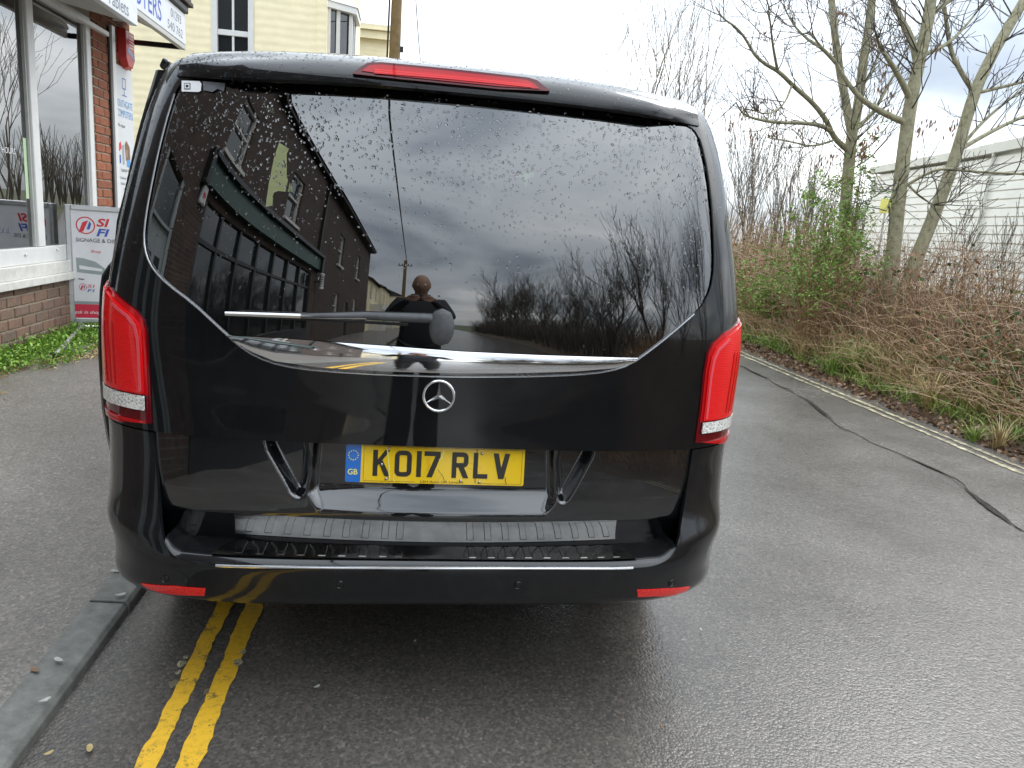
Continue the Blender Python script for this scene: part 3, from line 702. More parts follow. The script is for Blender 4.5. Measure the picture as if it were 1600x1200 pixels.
Y3 = yt(V2[:, 0], V2[:, 1])+disp(V2); V = np.stack([V2[:, 0], Y3, V2[:, 1]], 1)
T0 = T; fn = np.cross(V[T[:, 1]]-V[T[:, 0]], V[T[:, 2]]-V[T[:, 0]]); T = T.copy(); T[fn[:, 1] > 0] = T[fn[:, 1] > 0][:, ::-1]
h_ = 4e-3
gx_ = (yt(V2[:, 0]+h_, V2[:, 1])+disp(V2+[h_, 0])-yt(V2[:, 0]-h_, V2[:, 1])-disp(V2-[h_, 0]))/(2*h_); gz_ = (yt(V2[:, 0], V2[:, 1]+h_)+disp(V2+[0, h_])-yt(V2[:, 0], V2[:, 1]-h_)-disp(V2-[0, h_]))/(2*h_)
nl = np.stack([gx_, -np.ones(len(V2)), gz_], 1); nl /= np.linalg.norm(nl, axis=1, keepdims=True)
tlow = meshobj('tailgate_lower_panel', V, T, M['paint_gloss'], van, smooth=True, normals=nl)
def fullY(x, z): return float(yt(x, z)+disp(np.array([[x, z]]))[0])
# dark backing behind the shut lines
meshobj('shut_line_backing', [(-.93, .30, .3), (.93, .30, .3), (.93, .30, 1.05), (-.93, .30, 1.05)], [(0, 1, 2, 3)], M['black'], van)
# --- rear window, chrome strip, edge highlight bead
window = patch('rear_window', [G], inner(G), .012, M['van_glass'], off=-.004)
def bead(name, line, rad, material, parent, off=.0, close=False):
    p = np.array(densify(line, .012)); p = p if close else p[:len(p)-int(np.linalg.norm(np.array(line[0])-np.array(line[-1]))/.012)+0 or None]; q = SP(p[:, 0], p[:, 1])+off*SN(p[:, 0], p[:, 1]); pts = [tuple(v) for v in q]
    if close: pts.append(pts[0])
    return MB().tube(pts, rad, 6).build(name, material, parent, smooth=True)
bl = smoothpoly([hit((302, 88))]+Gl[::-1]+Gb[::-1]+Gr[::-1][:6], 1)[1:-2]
bead('window_edge_highlight', bl[:len(bl)], .0026, M['bead'], window, off=.0015)  # highlight of the paint edge, built as a silver bead
bead('window_edge_seal', smoothpoly(Gr[::-1][5:]+[Gtop[-1]], 1)[:-2], .003, M['black'], window, off=.001)
Ct = hits([(354, 524), (450, 529), (600, 540), (720, 549), (850, 555), (996, 559)]); Cb = hits([(985, 568), (960, 575), (900, 580), (800, 583), (700, 583), (600, 580), (500, 574), (430, 564), (395, 550), (372, 537)])
CH = Ct+Cb
def chrome_strip():
    V2, T = cdt([CH], inner(CH), .009, (min(p[0] for p in CH), max(p[0] for p in CH), min(p[1] for p in CH), max(p[1] for p in CH)))
    p3 = SP(V2[:, 0], V2[:, 1]); nn = SN(V2[:, 0], V2[:, 1])
    top = np.interp(V2[:, 0], [p[0] for p in Ct], [p[1] for p in Ct]); bot = np.interp(V2[:, 0], [p[0] for p in Cb][::-1], [p[1] for p in Cb][::-1])
    t = np.clip((V2[:, 1]-bot)/np.maximum(.004, top-bot), 0, 1); off = .004+.006*np.sin(np.pi*t)
    V = p3+off[:, None]*nn; fn = np.cross(V[T[:, 1]]-V[T[:, 0]], V[T[:, 2]]-V[T[:, 0]]); T = T.copy(); f = (fn*nn[T[:, 0]]).sum(1) < 0; T[f] = T[f][:, ::-1]
    tl = -np.cos(np.pi*t)*.16; n2 = nn.copy(); n2[:, 2] += -tl*0 + (t-.42)*.46; n2 /= np.linalg.norm(n2, axis=1, keepdims=True)
    return meshobj('chrome_strip', V, T, M['chrome'], van, smooth=True, normals=n2)
chrome_strip()
st = hits([(284, 126), (312, 127), (315, 131), (314, 142), (310, 144), (284, 143)])
stk = patch('window_sticker', [st], inner(st), .006, M['sticker'], parent=window, off=.0005)
st2 = hits([(317, 127), (352, 130), (350, 143), (340, 139), (332, 144), (318, 141)]); patch('sticker_residue', [st2], inner(st2), .006, M['haze_sticker'], parent=window, off=.0005)
st3 = hits([(288, 130), (298, 130), (298, 140), (288, 140)]); patch('sticker_symbol', [st3], inner(st3), .003, M['grey_txt'], parent=window, off=.0012)
st4 = hits([(289.3, 131.3), (296.7, 131.3), (296.7, 138.7), (289.3, 138.7)]); patch('sticker_symbol', [st4], inner(st4), .003, M['sticker'], parent=window, off=.0017)
st5 = hits([(291, 133), (294, 133), (295.5, 134.5), (295.5, 135.5), (294, 137), (291, 137)]); patch('sticker_symbol', [st5], inner(st5), .003, M['black_txt'], parent=window, off=.0022)
# --- tail lamps
def lamp(poly, inn, yb0, yb1, yt0, side, lab):
    """inn: inset inner outline (px) of the bright body; yb: band heights"""
    o = patch('tail_lamp', [poly], inner(poly), .009, M['lens_dark'], off=.004, skirt=.03); o['label'] = lab
    zb_ = min(p[1] for p in poly); ztp = max(p[1] for p in poly)
    sh = lambda p, k: (p[0], p[1])
    c = np.mean(np.array(poly), 0)
    def inset(d):
        P_ = np.array(densify(poly, .006)); return P_
    def reg(nm, mt, f, off, stp=.006):
        V2, T = cdt([poly], lambda q: pip(q, poly) & f(q), stp, (min(p[0] for p in poly), max(p[0] for p in poly), zb_, ztp))
        p3 = SP(V2[:, 0], V2[:, 1]); nn = SN(V2[:, 0], V2[:, 1]); V = p3+off*nn; fn = np.cross(V[T[:, 1]]-V[T[:, 0]], V[T[:, 2]]-V[T[:, 0]]); T = T.copy(); fl = (fn*nn[T[:, 0]]).sum(1) < 0; T[fl] = T[fl][:, ::-1]
        return meshobj(nm, V, T, mt, o, smooth=True, normals=nn)
    def region(nm, mt, pl, off, stp=.007, skirt=.004): 
        return patch(nm, [pl], inner(pl), stp, mt, parent=o, off=off, skirt=skirt)
    return o, region
def scale_poly(poly, ax, az, lo=None, hi=None):
    c = np.mean(np.array(poly), 0); return [(c[0]+(p[0]-c[0])*ax, c[1]+(p[1]-c[1])*az) for p in poly]
def clip_z(poly, z0, z1):
    """cut polygon to a band of heights"""
    def cut(pl, z, keep_above):
        o = []
        for i in range(len(pl)):
            a, b = pl[i], pl[(i+1) % len(pl)]; ia = (a[1] >= z) == keep_above or a[1] == z; ib = (b[1] >= z) == keep_above or b[1] == z
            if ia: o.append(a)
            if ia != ib: t = (z-a[1])/(b[1]-a[1]+1e-12); o.append((a[0]+(b[0]-a[0])*t, z))
        return o
    return cut(cut(list(poly), z0, True), z1, False)
for poly, side, lab, band in ((LL, -1, 'red left tail lamp, the one nearer the shop', (614, 636)), (RL, 1, 'red right tail lamp, the one on the road side', (657, 673))):
    o, region = lamp(poly, None, 0, 0, 0, side, lab)
    zb_ = min(p[1] for p in poly); ztp = max(p[1] for p in poly)
    bx_ = 205 if side < 0 else 1115
    zA = hit((bx_, band[1]))[1]; zB = hit((bx_, band[0]))[1]
    sin_ = [p for p in poly]
    shr = [(p[0]+side*(.016 if abs(p[0]) < abs(np.mean([q[0] for q in poly])) else 0.), p[1]) for p in poly]
    shr = [(p[0], p[1]-.012 if p[1] > ztp-.12 else p[1]) for p in shr]
    up = clip_z(shr, zB+.006, ztp); region('brake_lens', M['lens_red_bright'], up, .011)
    outr = clip_z([(p[0]+side*(.006 if abs(p[0]) < abs(np.mean([q[0] for q in poly])) else 0.), p[1]) for p in poly], zB+.002, ztp); region('lens_rim', M['lens_red'], outr, .0065)
    so_, si_ = np.mean([p[0] for p in up]), None
    for q in (-.018, .004, .026):
        zz3 = np.linspace(zB+.02, ztp-.10, 6); stv = [(so_+q*side*-1-.0035+side*.0, z) for z in zz3]+[(so_+q*side*-1+.0035, z) for z in zz3[::-1]]
        region('lens_rib', M['lens_red'], stv, .0122, .01, .002)
    region('reversing_lens', M['lens_clear'], clip_z(shr, zA, zB), .012)
    gi = [p for p in (LLi if side < 0 else RLi)][1:]; g_out = [(p[0]+side*.022, p[1]-.016) for p in gi]; g_in = [(p[0]+side*.030, p[1]-.022) for p in gi]
    lg = clip_z(g_out+g_in[::-1], zB+.012, ztp-.03)
    if len(lg) > 3: region('light_guide', M['lens_guide'], lg, .0125, .006, .003)
    region('indicator_lens', M['lens_red'], clip_z(shr, zb_+.012, zb_+.022), .0085)
    region('lens_rim', M['lens_red'], clip_z(scale_poly(poly, .97, 1.), zb_+.002, zb_+.010), .0075)
# --- upper body: corners, roof, flanks
def s_at(z, Y):
    i = int(np.clip((z-.2)/DZ, 0, NZ-1)); return float(np.interp(Y, YS[i], ST)) if YS[i][-1] > Y else 2.14
zz_ = np.concatenate([np.linspace(zsplit+.004, 1.85, 24), np.linspace(1.86, 1.9165, 14)])
YB = 1.25
bd_poly = [(s_at(z, YB), z) for z in zz_] + [(-s_at(z, YB), z) for z in zz_[::-1]]
bkeep = lambda c: pip(c, bd_poly) & ~pip(c, TU) & ~pip(c, G) & ~pip(c, LL) & ~pip(c, RL)
body = patch('body_shell', [bd_poly, TU, G, LL, RL], bkeep, .018, M['paint'], skirt=.0)
def Wz(z): return float(np.interp(z, ZT, par[1]))
# flanks in (Y, z)
top_prof = [(YB, 1.9165), (3.2, 1.9165), (3.45, 1.90), (4.15, 1.32), (4.35, 1.18), (4.85, 1.02), (4.98, .85), (5.0, .45), (4.95, .28)]
fl = [(YB, z) for z in np.concatenate([np.linspace(.9, 1.85, 12), np.linspace(1.87, 1.91, 8)])] + top_prof + [(.62, .28), (.62, zsplit-.002), (YB, zsplit-.002)]
arch = lambda cy: [(cy+.385*math.cos(a), .335+.385*math.sin(a)) for a in np.linspace(0, 6.283, 28)[:-1]]
win_f = [(3.15, 1.22), (4.0, 1.22), (3.45, 1.78), (3.15, 1.80)]; win_m = [(1.95, 1.22), (3.05, 1.22), (3.05, 1.80), (1.95, 1.81)]; win_r = [(.95, 1.24), (1.85, 1.22), (1.85, 1.81), (1.0, 1.80)]
door_open = [(1.95, .42), (3.05, .42), (3.05, 1.80), (1.95, 1.81)]
def flank(side, holes, nm):
    def kp(c):
        k = pip(c, fl)
        for h in holes: k &= ~pip(c, h)
        return k
    V2, T = cdt([fl]+holes, kp, .05, (.62, 5., .28, 1.9165)); X = np.array([Wz(z) for z in V2[:, 1]])
    # nose tapers towards the front
    X = X - .22*np.clip((V2[:, 0]-4.3)/.7, 0, 1)**2 - .003*(V2[:, 1] < zsplit)
    V = np.stack([side*X, V2[:, 0], V2[:, 1]], 1); return meshobj(nm, V, T, M['paint'], van, smooth=True)
flank(-1, [arch(.95), arch(4.15), win_f, door_open], 'side_panel'); flank(1, [arch(.95), arch(4.15), win_f, win_m, win_r], 'side_panel')
def sidepane(side, poly):
    V2, T = cdt([poly], inner(poly), .08, (min(p[0] for p in poly), max(p[0] for p in poly), min(p[1] for p in poly), max(p[1] for p in poly)))
    V = np.stack([side*(np.array([Wz(z) for z in V2[:, 1]])-.004), V2[:, 0], V2[:, 1]], 1); return meshobj('side_window', V, T, M['side_glass'] if side < 0 else M['van_glass'], van, smooth=True)
sidepane(-1, win_f); sidepane(1, win_f); sidepane(1, win_m); sidepane(1, win_r)
Vv = []; Ff = []
for i, (y, z) in enumerate(top_prof[1:]):
    for j in range(9):
        t = -1+2*j/8; Wd = Wz(z)-.22*max(0, (y-4.3)/.7)**2; Vv.append((t*Wd, y+.12*(1-t*t)*(1 if y > 3.3 else 0), z))
    if i:
        for j in range(8): k = (i-1)*9+j; Ff.append((k, k+1, k+10, k+9))
nmf = len(top_prof)-2
meshobj('front_end', Vv, Ff, [M['paint'], M['van_glass']], van, smooth=True, matidx=[1 if f//8 == 1 else 0 for f in range(len(Ff))])
roofc = [(-.10, .69, 1.9165), (.10, .69, 1.9165), (.10, 3.2, 1.9165), (-.10, 3.2, 1.9165)]
meshobj('roof_ridge', [(x, y, z+.0005) for x, y, z in roofc], [(0, 1, 2, 3)], M['paint'], van)
box('floor_pan', (-.88, .3, .33), (.88, 4.6, .37), M['black'], van)
# wheels
def wheel(y, s_):
    wh = MB().lathe([(.20, -.11), (.31, -.115), (.333, -.09), (.337, 0), (.333, .09), (.31, .115), (.20, .11)], (s_*.84, y, .337), 40, 0).build('wheel', M['tyre'], van, smooth=True)
    rim = MB().lathe([(.03, .07*s_), (.07, .085*s_), (.19, .06*s_), (.205, .1*s_), (.215, .105*s_)], (s_*.84, y, .337), 40, 0)
    for k in range(10):
        a = k*math.pi/5; c, s2 = math.cos(a), math.sin(a); rim.tube([(s_*.93, y+c*.06, .337+s2*.06), (s_*.925, y+c*.2, .337+s2*.2)], [.022, .016], 6)
    rim.build('rim', M['alu'], wh, smooth=True)
for y in (.95, 4.15):
    for s_ in (-1, 1): wheel(y, s_)
# --- spoiler over the window
gt = np.array(Gtop); gs = np.linspace(gt[0, 0]-.012, gt[-1, 0]+.012, 90); gz = np.interp(gs, gt[:, 0], gt[:, 1]); gz = np.convolve(np.pad(gz, 6, mode='edge'), np.ones(13)/13, 'valid')
Vv = []; Ff = []; 
for i, (s_, z_) in enumerate(zip(gs, gz)):
    p = SP(s_, z_)[0]; edge = float(ss(np.array([(.79-abs(s_))/.22]))[0])
    sec = [p+np.array([0, .004, .012]), p+np.array([0, -.024*edge-.002, -.004*edge]), p+np.array([0, -.035*edge-.004, .002]), p+np.array([0, -.035*edge-.004, .014]), p+np.array([0, -.031*edge-.005, .028])]
    for kk, dz2 in enumerate((.002, .003, .008, .018, .030)):
        sk = SP(s_, z_+dz2)[0]+(.0045 if kk else -.002)*SN(s_, z_+dz2)[0]; sec[kk] = sk*(1-edge)+sec[kk]*edge
    for t in np.linspace(.42, 1, 12):
        ztop_ = 1.868+.044*float(ss(np.array([(.76-abs(s_))/.45]))[0]); zz2 = z_+(ztop_-z_)*t; sq_ = s_*(1-(.06+.27*float(ss(np.array([(.76-abs(s_))/.45]))[0]))*max(0, t-.45)); q = SP(sq_, zz2)[0]+.005*SN(sq_, zz2)[0]*(1-.8*(t > .97)); lift = .014*(1-t)**.5*edge; bl_ = max(0, 1-(t-.42)/.3)**2
        q = q+np.array([0, -.016*edge*bl_-.003*(1-t), lift+.002*(1-t)+.0008]); sec.append(q)
    Vv += [tuple(v) for v in sec]
    n_ = len(sec)
    if i:
        for j in range(n_-1): k = (i-1)*n_+j; Ff.append((k, k+n_, k+n_+1, k+1))
spoiler = meshobj('roof_spoiler', Vv, Ff, M['paint'], van, smooth=True)
spoiler.data.set_sharp_from_angle(angle=RAD(50))
def on_spoiler(px):
    y = .19
    for _ in range(8): p = onY(px, y); y = float(.2334+.08*(p[0]/.84)**2-.042+.25*max(0, p[2]-1.82))
    return p
def spatch(name, pxs, lift, th, material, parent, step=.01):
    P3 = [on_spoiler(p) for p in pxs]; poly = [(p[0], p[2]) for p in P3]
    V2, T = cdt([poly], inner(poly), step, (min(p[0] for p in poly), max(p[0] for p in poly), min(p[1] for p in poly), max(p[1] for p in poly)))
    Y = .2334+.08*(V2[:, 0]/.84)**2-.042+.25*np.maximum(0, V2[:, 1]-1.82)-lift
    V = np.stack([V2[:, 0], Y, V2[:, 1]], 1); fn = np.cross(V[T[:, 1]]-V[T[:, 0]], V[T[:, 2]]-V[T[:, 0]]); T = T.copy(); T[fn[:, 1] > 0] = T[fn[:, 1] > 0][:, ::-1]
    Vl = [tuple(v) for v in V]; Fl = [tuple(t) for t in T]; b = len(Vl); mp_ = {}
    for a, c in boundary(T):
        for q in (a, c):
            if q not in mp_: mp_[q] = len(Vl); Vl.append((V[q][0], V[q][1]+th, V[q][2]))
        Fl.append((c, a, mp_[a], mp_[c]))
    return meshobj(name, Vl, Fl, material, parent)
third = spatch('third_brake_light', [(551, 116), (563, 106), (575, 99), (595, 98), (700, 108), (825, 122), (838, 126), (848, 134), (859, 143), (780, 140), (700, 132), (620, 124)], .010, .05, M['lens_dark'], van)
spatch('lens', [(566, 112), (578, 103), (595, 102), (700, 112), (822, 126), (834, 132), (842, 140), (780, 136), (700, 128), (620, 120)], .0135, .004, M['lens_red'], third)
spatch('bulb_strip', [(585, 108), (700, 118), (828, 132), (829, 138), (700, 125), (585, 116)], .016, .003, M['lens_red_bright'], third)
# --- roof rails
for s_ in (-1, 1):
    pts = [(s_*.765, .80, 1.865), (s_*.765, .83, 1.905), (s_*.763, .90, 1.945), (s_*.76, 1.02, 1.972), (s_*.755, 1.2, 1.980), (s_*.74, 2.0, 1.975), (s_*.73, 3.0, 1.94), (s_*.73, 3.2, 1.87)]
    r = MB().tube(pts, [.016, .020, .020, .020, .020, .020, .020, .018], 10).build('roof_rail', M['paint'], van, smooth=True)
# --- sliding door standing open along the left side
dz_ = [(.42, -1.05), (.47, -1.068), (.53, -1.081), (.64, -1.10), (.75, -1.113), (.93, -1.117), (1.06, -1.111), (1.15, -1.104), (1.20, -1.096), (1.235, -1.075), (1.25, -1.062), (1.31, -1.052), (1.38, -1.043), (1.47, -1.018), (1.56, -.996), (1.65, -.974), (1.75, -.944), (1.85, -.912)]
Vv = []; Ff = []; ysd = [.60, .605, .62, .75, 1.0, 1.3, 1.6, 1.84, 1.86]; nz_ = len(dz_)
inn_ = [0, 1]
for y in ysd:
    e_ = .03 if y in (.60, 1.86) else (.012 if y == .605 else 0)
    for z, x in dz_: Vv.append((x+e_, y, z))
    for z, x in dz_[::-1]: Vv.append((max(x+.075, -Wz(z)-.055+.0), y, z))
n_ = 2*nz_
win_rows = [k for k, (z, x) in enumerate(dz_[:-1]) if z >= 1.25]
for i in range(len(ysd)-1):
    for j in range(n_): 
        jj = j if j < nz_ else n_-2-j
        if 2 <= i <= 6 and jj in win_rows and ysd[i] >= .75-.2 and j != nz_-1 and j != n_-1 and 1.31 <= dz_[min(jj, nz_-1)][0] <= 1.70 and ysd[i] >= .75 and ysd[i+1] <= 1.7: continue
        k = i*n_; Ff.append((k+j, k+(j+1) % n_, k+n_+(j+1) % n_, k+n_+j))
Ff += [tuple(range(n_))[::-1], tuple((len(ysd)-1)*n_+j for j in range(n_))]
sd = meshobj('sliding_door', Vv, Ff, M['black'], van); sd['label'] = 'black side sliding door standing open towards the pavement'
sd.data.materials.clear(); sd.data.materials.append(M['paint'])
meshobj('door_window', [(-1.045, .72, 1.29), (-1.045, 1.72, 1.29), (-.935, 1.72, 1.74), (-.935, .72, 1.74)], [(0, 1, 2, 3)], M['side_glass'], sd)
p = onY((256, 99), .78); MB().add([tuple(onY(q, .78)) for q in ((254, 88), (266, 96), (255, 110), (247, 103))]+[tuple(onY(q, .78)+np.array([.0, .16, 0])) for q in ((254, 88), (266, 96), (255, 110), (247, 103))], [(0, 1, 2, 3), (7, 6, 5, 4), (0, 4, 5, 1), (1, 5, 6, 2), (2, 6, 7, 3), (3, 7, 4, 0)]).build('door_guide', M['paint'], van, bevel=.008)
# --- cabin: added panels that block light, openings cut to shape, seats
def panelX(name, x, outer, holes, material, parent, th=.02):
    V2, T = cdt([outer]+holes, lambda c: pip(c, outer) & ~np.any([pip(c, h) for h in holes], axis=0), .15, (min(p[0] for p in outer), max(p[0] for p in outer), min(p[1] for p in outer), max(p[1] for p in outer)))
    V = np.stack([np.full(len(V2), x), V2[:, 0], V2[:, 1]], 1); return meshobj(name, V, T, material, parent)
pl = [(450, 207), (463, 213), (453, 230), (448, 240), (448, 277), (457, 293), (457, 320), (433, 320), (415, 323), (420, 287), (428, 247), (437, 220)]
hp = [tuple(onX(p, -.80)[1:]) for p in pl]
panelX('side_light_mask', -.80, [(.55, .5), (4.3, .5), (4.3, 1.85), (.55, 1.85)], [hp], M['dark'], van)  # added panel; its hole shapes the light patch seen through the rear glass
hp2 = [(p[0], p[2]) for p in (onY(q, 3.25) for q in ((750, 268), (835, 270), (832, 296), (820, 292), (818, 278), (785, 274), (772, 290), (768, 320), (752, 322)))]
V2, T = cdt([[(-.85, .4), (.85, .4), (.85, 1.88), (-.85, 1.88)], hp2], lambda c: ~pip(c, hp2), .2, (-.85, .85, .4, 1.88))
meshobj('front_light_mask', np.stack([V2[:, 0], np.full(len(V2), 3.25), V2[:, 1]], 1), T, M['dark'], van); meshobj('opening_dimmer_pane', [(-.85, 3.27, 1.2), (.85, 3.27, 1.2), (.85, 3.27, 1.88), (-.85, 3.27, 1.88)], [(0, 1, 2, 3)], M['van_glass'], van)  # added panel blocks the windscreen light; added tinted pane dims its opening
box('headlining', (-.58, .30, 1.785), (.58, 4.0, 1.80), M['dark'], van); box('side_light_mask', (.80, .6, .4), (.82, 4.2, 1.83), M['dark'], van); box('side_light_mask', (-.83, .6, .4), (-.81, 1.0, 1.83), M['dark'], van)  # dark panels added to stop light leaking into the cabin
for x in (-.5, 0., .5):
    st_ = MB().box((x-.22, 1.1, .4), (x+.22, 1.6, .75)).box((x-.22, 1.02, .7), (x+.22, 1.14, 1.3)).build('seat', M['dark'], van, bevel=.04)
    MB().box((x-.13, 1.02, 1.34), (x+.13, 1.12, 1.52)).tube([(x-.05, 1.07, 1.25), (x-.05, 1.07, 1.4)], .008).tube([(x+.05, 1.07, 1.25), (x+.05, 1.07, 1.4)], .008).build('headrest', M['dark'], st_, bevel=.02)
# --- wiper
wy = lambda x, z: float(SP(x, z)[0][1])
pv = onY((690, 511), .085); arm0 = onY((672, 498), .085); arm1 = onY((470, 494), .085); tip = onY((352, 490), .09)
wp = MB().tube([arm0+np.array([.03, 0, 0]), arm0, .5*(arm0+arm1)+np.array([0, .004, .004]), arm1], [.014, .0135, .011, .007], 10)
wiper = wp.build('rear_wiper', M['wiper'], van, smooth=True)
MB().tube([tip+np.array([0, .0, 0]), arm1, .5*(arm1+arm0)], [.006, .007, .006], 6).build('blade_arm', M['alu'], wiper, smooth=True)
MB().box((tip[0]-.002, tip[1]+.005, tip[2]-.008), (arm0[0]-.06, tip[1]+.022, tip[2]-.002)).build('rubber_blade', M['rubber'], wiper)
cov = MB(); rr = []
for k in range(13):
    t = k/12; h = math.sin(t*math.pi); rr.append((.035*h**.35+1e-4, (t-.5)*.105))
cov.lathe(rr, (0, 0, 0), 24, 2); 
co_ = cov.build('pivot_cover', M['wiper'], wiper, smooth=True); co_.location = (pv[0], pv[1]-.005, pv[2]); co_.scale = (1., .45, 1.)
# --- emblem: ring with a three-pointed star
ez = .966; ey = float(SP(0., ez)[0][1])-.006; en = math.atan((float(SP(0., ez+.04)[0][1])-float(SP(0., ez-.04)[0][1]))/.08)
emb = empty('emblem'); emb.parent = van; COL.objects.unlink(emb) if False else None
emb.location = (-.002, ey, ez); emb.rotation_euler = (-en, 0, 0)
em = MB(); n_ = 48
ringp = [(.0435*math.cos(a), 0, .0435*math.sin(a)) for a in np.linspace(0, 2*math.pi, n_+1)]
em.tube(ringp, .0042, 10, cap=False); em.build('ring', M['emblem'], emb, smooth=True)
V = [(0, -.009, 0)]; Fc = []
for k in range(6):
    a = math.pi/2+k*math.pi/3; r = .041 if k % 2 == 0 else .0075; V.append((r*math.cos(a), 0 if k % 2 else -.003, r*math.sin(a)))
for k in range(6): Fc.append((0, 1+k, 1+(k+1) % 6))
meshobj('star', V, Fc, M['emblem'], emb)
# --- number plate
pt = .15; pc = np.array([.002, 0, .757]); pc[1] = fullY(0, .70)-.004
pxv = np.array([1, 0, .0]); pyv = np.array([0, math.sin(pt), math.cos(pt)]); pnv = np.cross(pxv, pyv)
def pl_pt(u, v, h=0.): return pc+u*pxv+v*pyv+h*pnv
def plate_solid(name, u0, u1, v0, v1, h0, h1, material, parent, r=.006, lc=(1, 1, 1, 1)):
    P2 = []
    for (cx, cy, a0, k) in ((u1-r, v1-r, 0, 1), (u0+r, v1-r, 90, 0), (u0+r, v0+r, 180, 0), (u1-r, v0+r, 270, 1)):
        P2 += [(cx+r*math.cos(RAD(a0+q)), cy+r*math.sin(RAD(a0+q))) for q in (0, 30, 60, 90)]
    n = len(P2); V = [pl_pt(u, v, h0) for u, v in P2]+[pl_pt(u, v, h1) for u, v in P2]
    return meshobj(name, V, [tuple(range(n, 2*n))]+[(i, (i+1) % n, n+(i+1) % n, n+i) for i in range(n)], material, parent)
plate = plate_solid('number_plate', -.26, .26, -.0555, .0555, 0, .005, M['plate_yellow'], van)
plate['label'] = 'worn yellow rear number plate reading KO17 RLV'
plate_solid('blue_band', -.2598, -.217, -.0553, .0553, .005, .0056, M['plate_blue'], plate, r=.004)
for k in range(12):
    a = k*math.pi/6; u, v = -.239+.0135*math.cos(a), .0225+.0135*math.sin(a); V = []
    for q in range(10): b = math.pi/2+q*math.pi/5; r = .0028 if q % 2 == 0 else .0012; V.append(pl_pt(u+r*math.cos(b), v+r*math.sin(b), .0064))
    meshobj('star', V, [tuple(range(10))], M['plate_gold'], plate)
text('country_code', 'GB', M['plate_gold'], plate, pl_pt(-.2535, -.034), pxv, pyv, .017, .028, offset=.02, lift=.0064)
cw, ch = .048, .076
xs0 = [-.188, -.124, -.066, -.033, .041, .104, .163]
xs0 = [-.180, -.118, -.0535, -.0215, .0475, .1115, .174]
wd = [.047, .050, .014, .046, .048, .043, .047]
vb = -.036
def stroke(name, segs, parent):
    """characters as solid strokes on the plate face; each char one mesh with staggered strokes"""
    m_ = MB()
    for k, (poly) in enumerate(segs):
        h = .0058+.0003*k; n = len(poly); V = [pl_pt(u, v, .0048) for u, v in poly]+[pl_pt(u, v, h) for u, v in poly]
        m_.add(V, [tuple(range(n, 2*n))]+[(i, (i+1) % n, n+(i+1) % n, n+i) for i in range(n)])
    return m_.build(name, M['plate_txt'], parent)
SW = .0135
def R_(x0, y0, x1, y1): return [(x0, y0), (x1, y0), (x1, y1), (x0, y1)]
def ringseg(x0, y0, x1, y1, r, w_):
    o = []; i_ = []
    for (cx, cy, a0) in ((x1-r, y1-r, 0), (x0+r, y1-r, 90), (x0+r, y0+r, 180), (x1-r, y0+r, 270)):
        for q in (0, 22, 45, 67, 90): a = RAD(a0+q); o.append((cx+r*math.cos(a), cy+r*math.sin(a))); i_.append((cx+max(r-w_, .001)*math.cos(a), cy+max(r-w_, .001)*math.sin(a)))
    return o, i_
def ring_char(name, x0, y0, x1, y1, r, extra, parent, cut=None):
    o, i_ = ringseg(x0, y0, x1, y1, r, SW); n = len(o); m_ = MB(); V = [pl_pt(u, v, .0060) for u, v in o]+[pl_pt(u, v, .0060) for u, v in i_]
    m_.add(V, [(k, (k+1) % n, n+(k+1) % n, n+k) for k in range(n)])
    for j, poly in enumerate(extra):
        h = .0063+.0002*j; m_.add([pl_pt(u, v, h) for u, v in poly], [tuple(range(len(poly)))])
    ob = m_.build(name, M['plate_txt'], parent); return ob
v0, v1 = vb, vb+ch
x = -.183; stroke('character', [R_(x, v0, x+SW, v1), [(x+SW*.6, v0+.030), (x+SW*.6+.004, v0+.047), (x+.046-.004, v1), (x+.046+.004, v1-.004), (x+SW+.006, v0+.030)][:0] or [(x+SW*.7, v0+.024), (x+SW*.7, v0+.042), (x+.034, v1), (x+.049, v1)], [(x+SW+.002, v0+.040), (x+SW+.011, v0+.052), (x+.050, v0), (x+.034, v0)]], plate)
x = -.121; ring_char('character', x, v0, x+.049, v1, .017, [], plate)
x = -.058; stroke('character', [R_(x, v0, x+.014, v1)], plate)
x = -.036; stroke('character', [R_(x, v1-SW, x+.047, v1), [(x+.008, v0), (x+.024, v0), (x+.047, v1-SW-.0), (x+.032, v1-SW)]], plate)
x = .045; ring_char('character', x, v0+.031, x+.048, v1, .015, [R_(x, v0, x+SW, v1), [(x+.018, v0+.034), (x+.034, v0+.036), (x+.050, v0), (x+.034, v0)]], plate)
x = .108; stroke('character', [R_(x, v0, x+SW, v1), R_(x, v0, x+.043, v0+SW)], plate)
x = .166; stroke('character', [[(x, v1), (x+.016, v1), (x+.032, v0), (x+.017, v0)], [(x+.050, v1), (x+.035, v1), (x+.017, v0), (x+.033, v0)]], plate)
for a, b in ((R_(-.209, .0505, .252, .0514), 0), (R_(-.209, -.0514, -.06, -.0505), 0), (R_(.12, -.0514, .252, -.0505), 0), (R_(-.2095, -.0514, -.2086, .0514), 0), (R_(.2515, -.0514, .2524, .0514), 0)):
    meshobj('border_line', [pl_pt(u, v, .0056) for u, v in a], [(0, 1, 2, 3)], M['plate_txt'], plate)
text('dealer_line', 'LSH Auto UK Limited', M['plate_txt'], plate, pl_pt(-.045, -.0525), pxv, pyv, .0065, .125, lift=.0057)
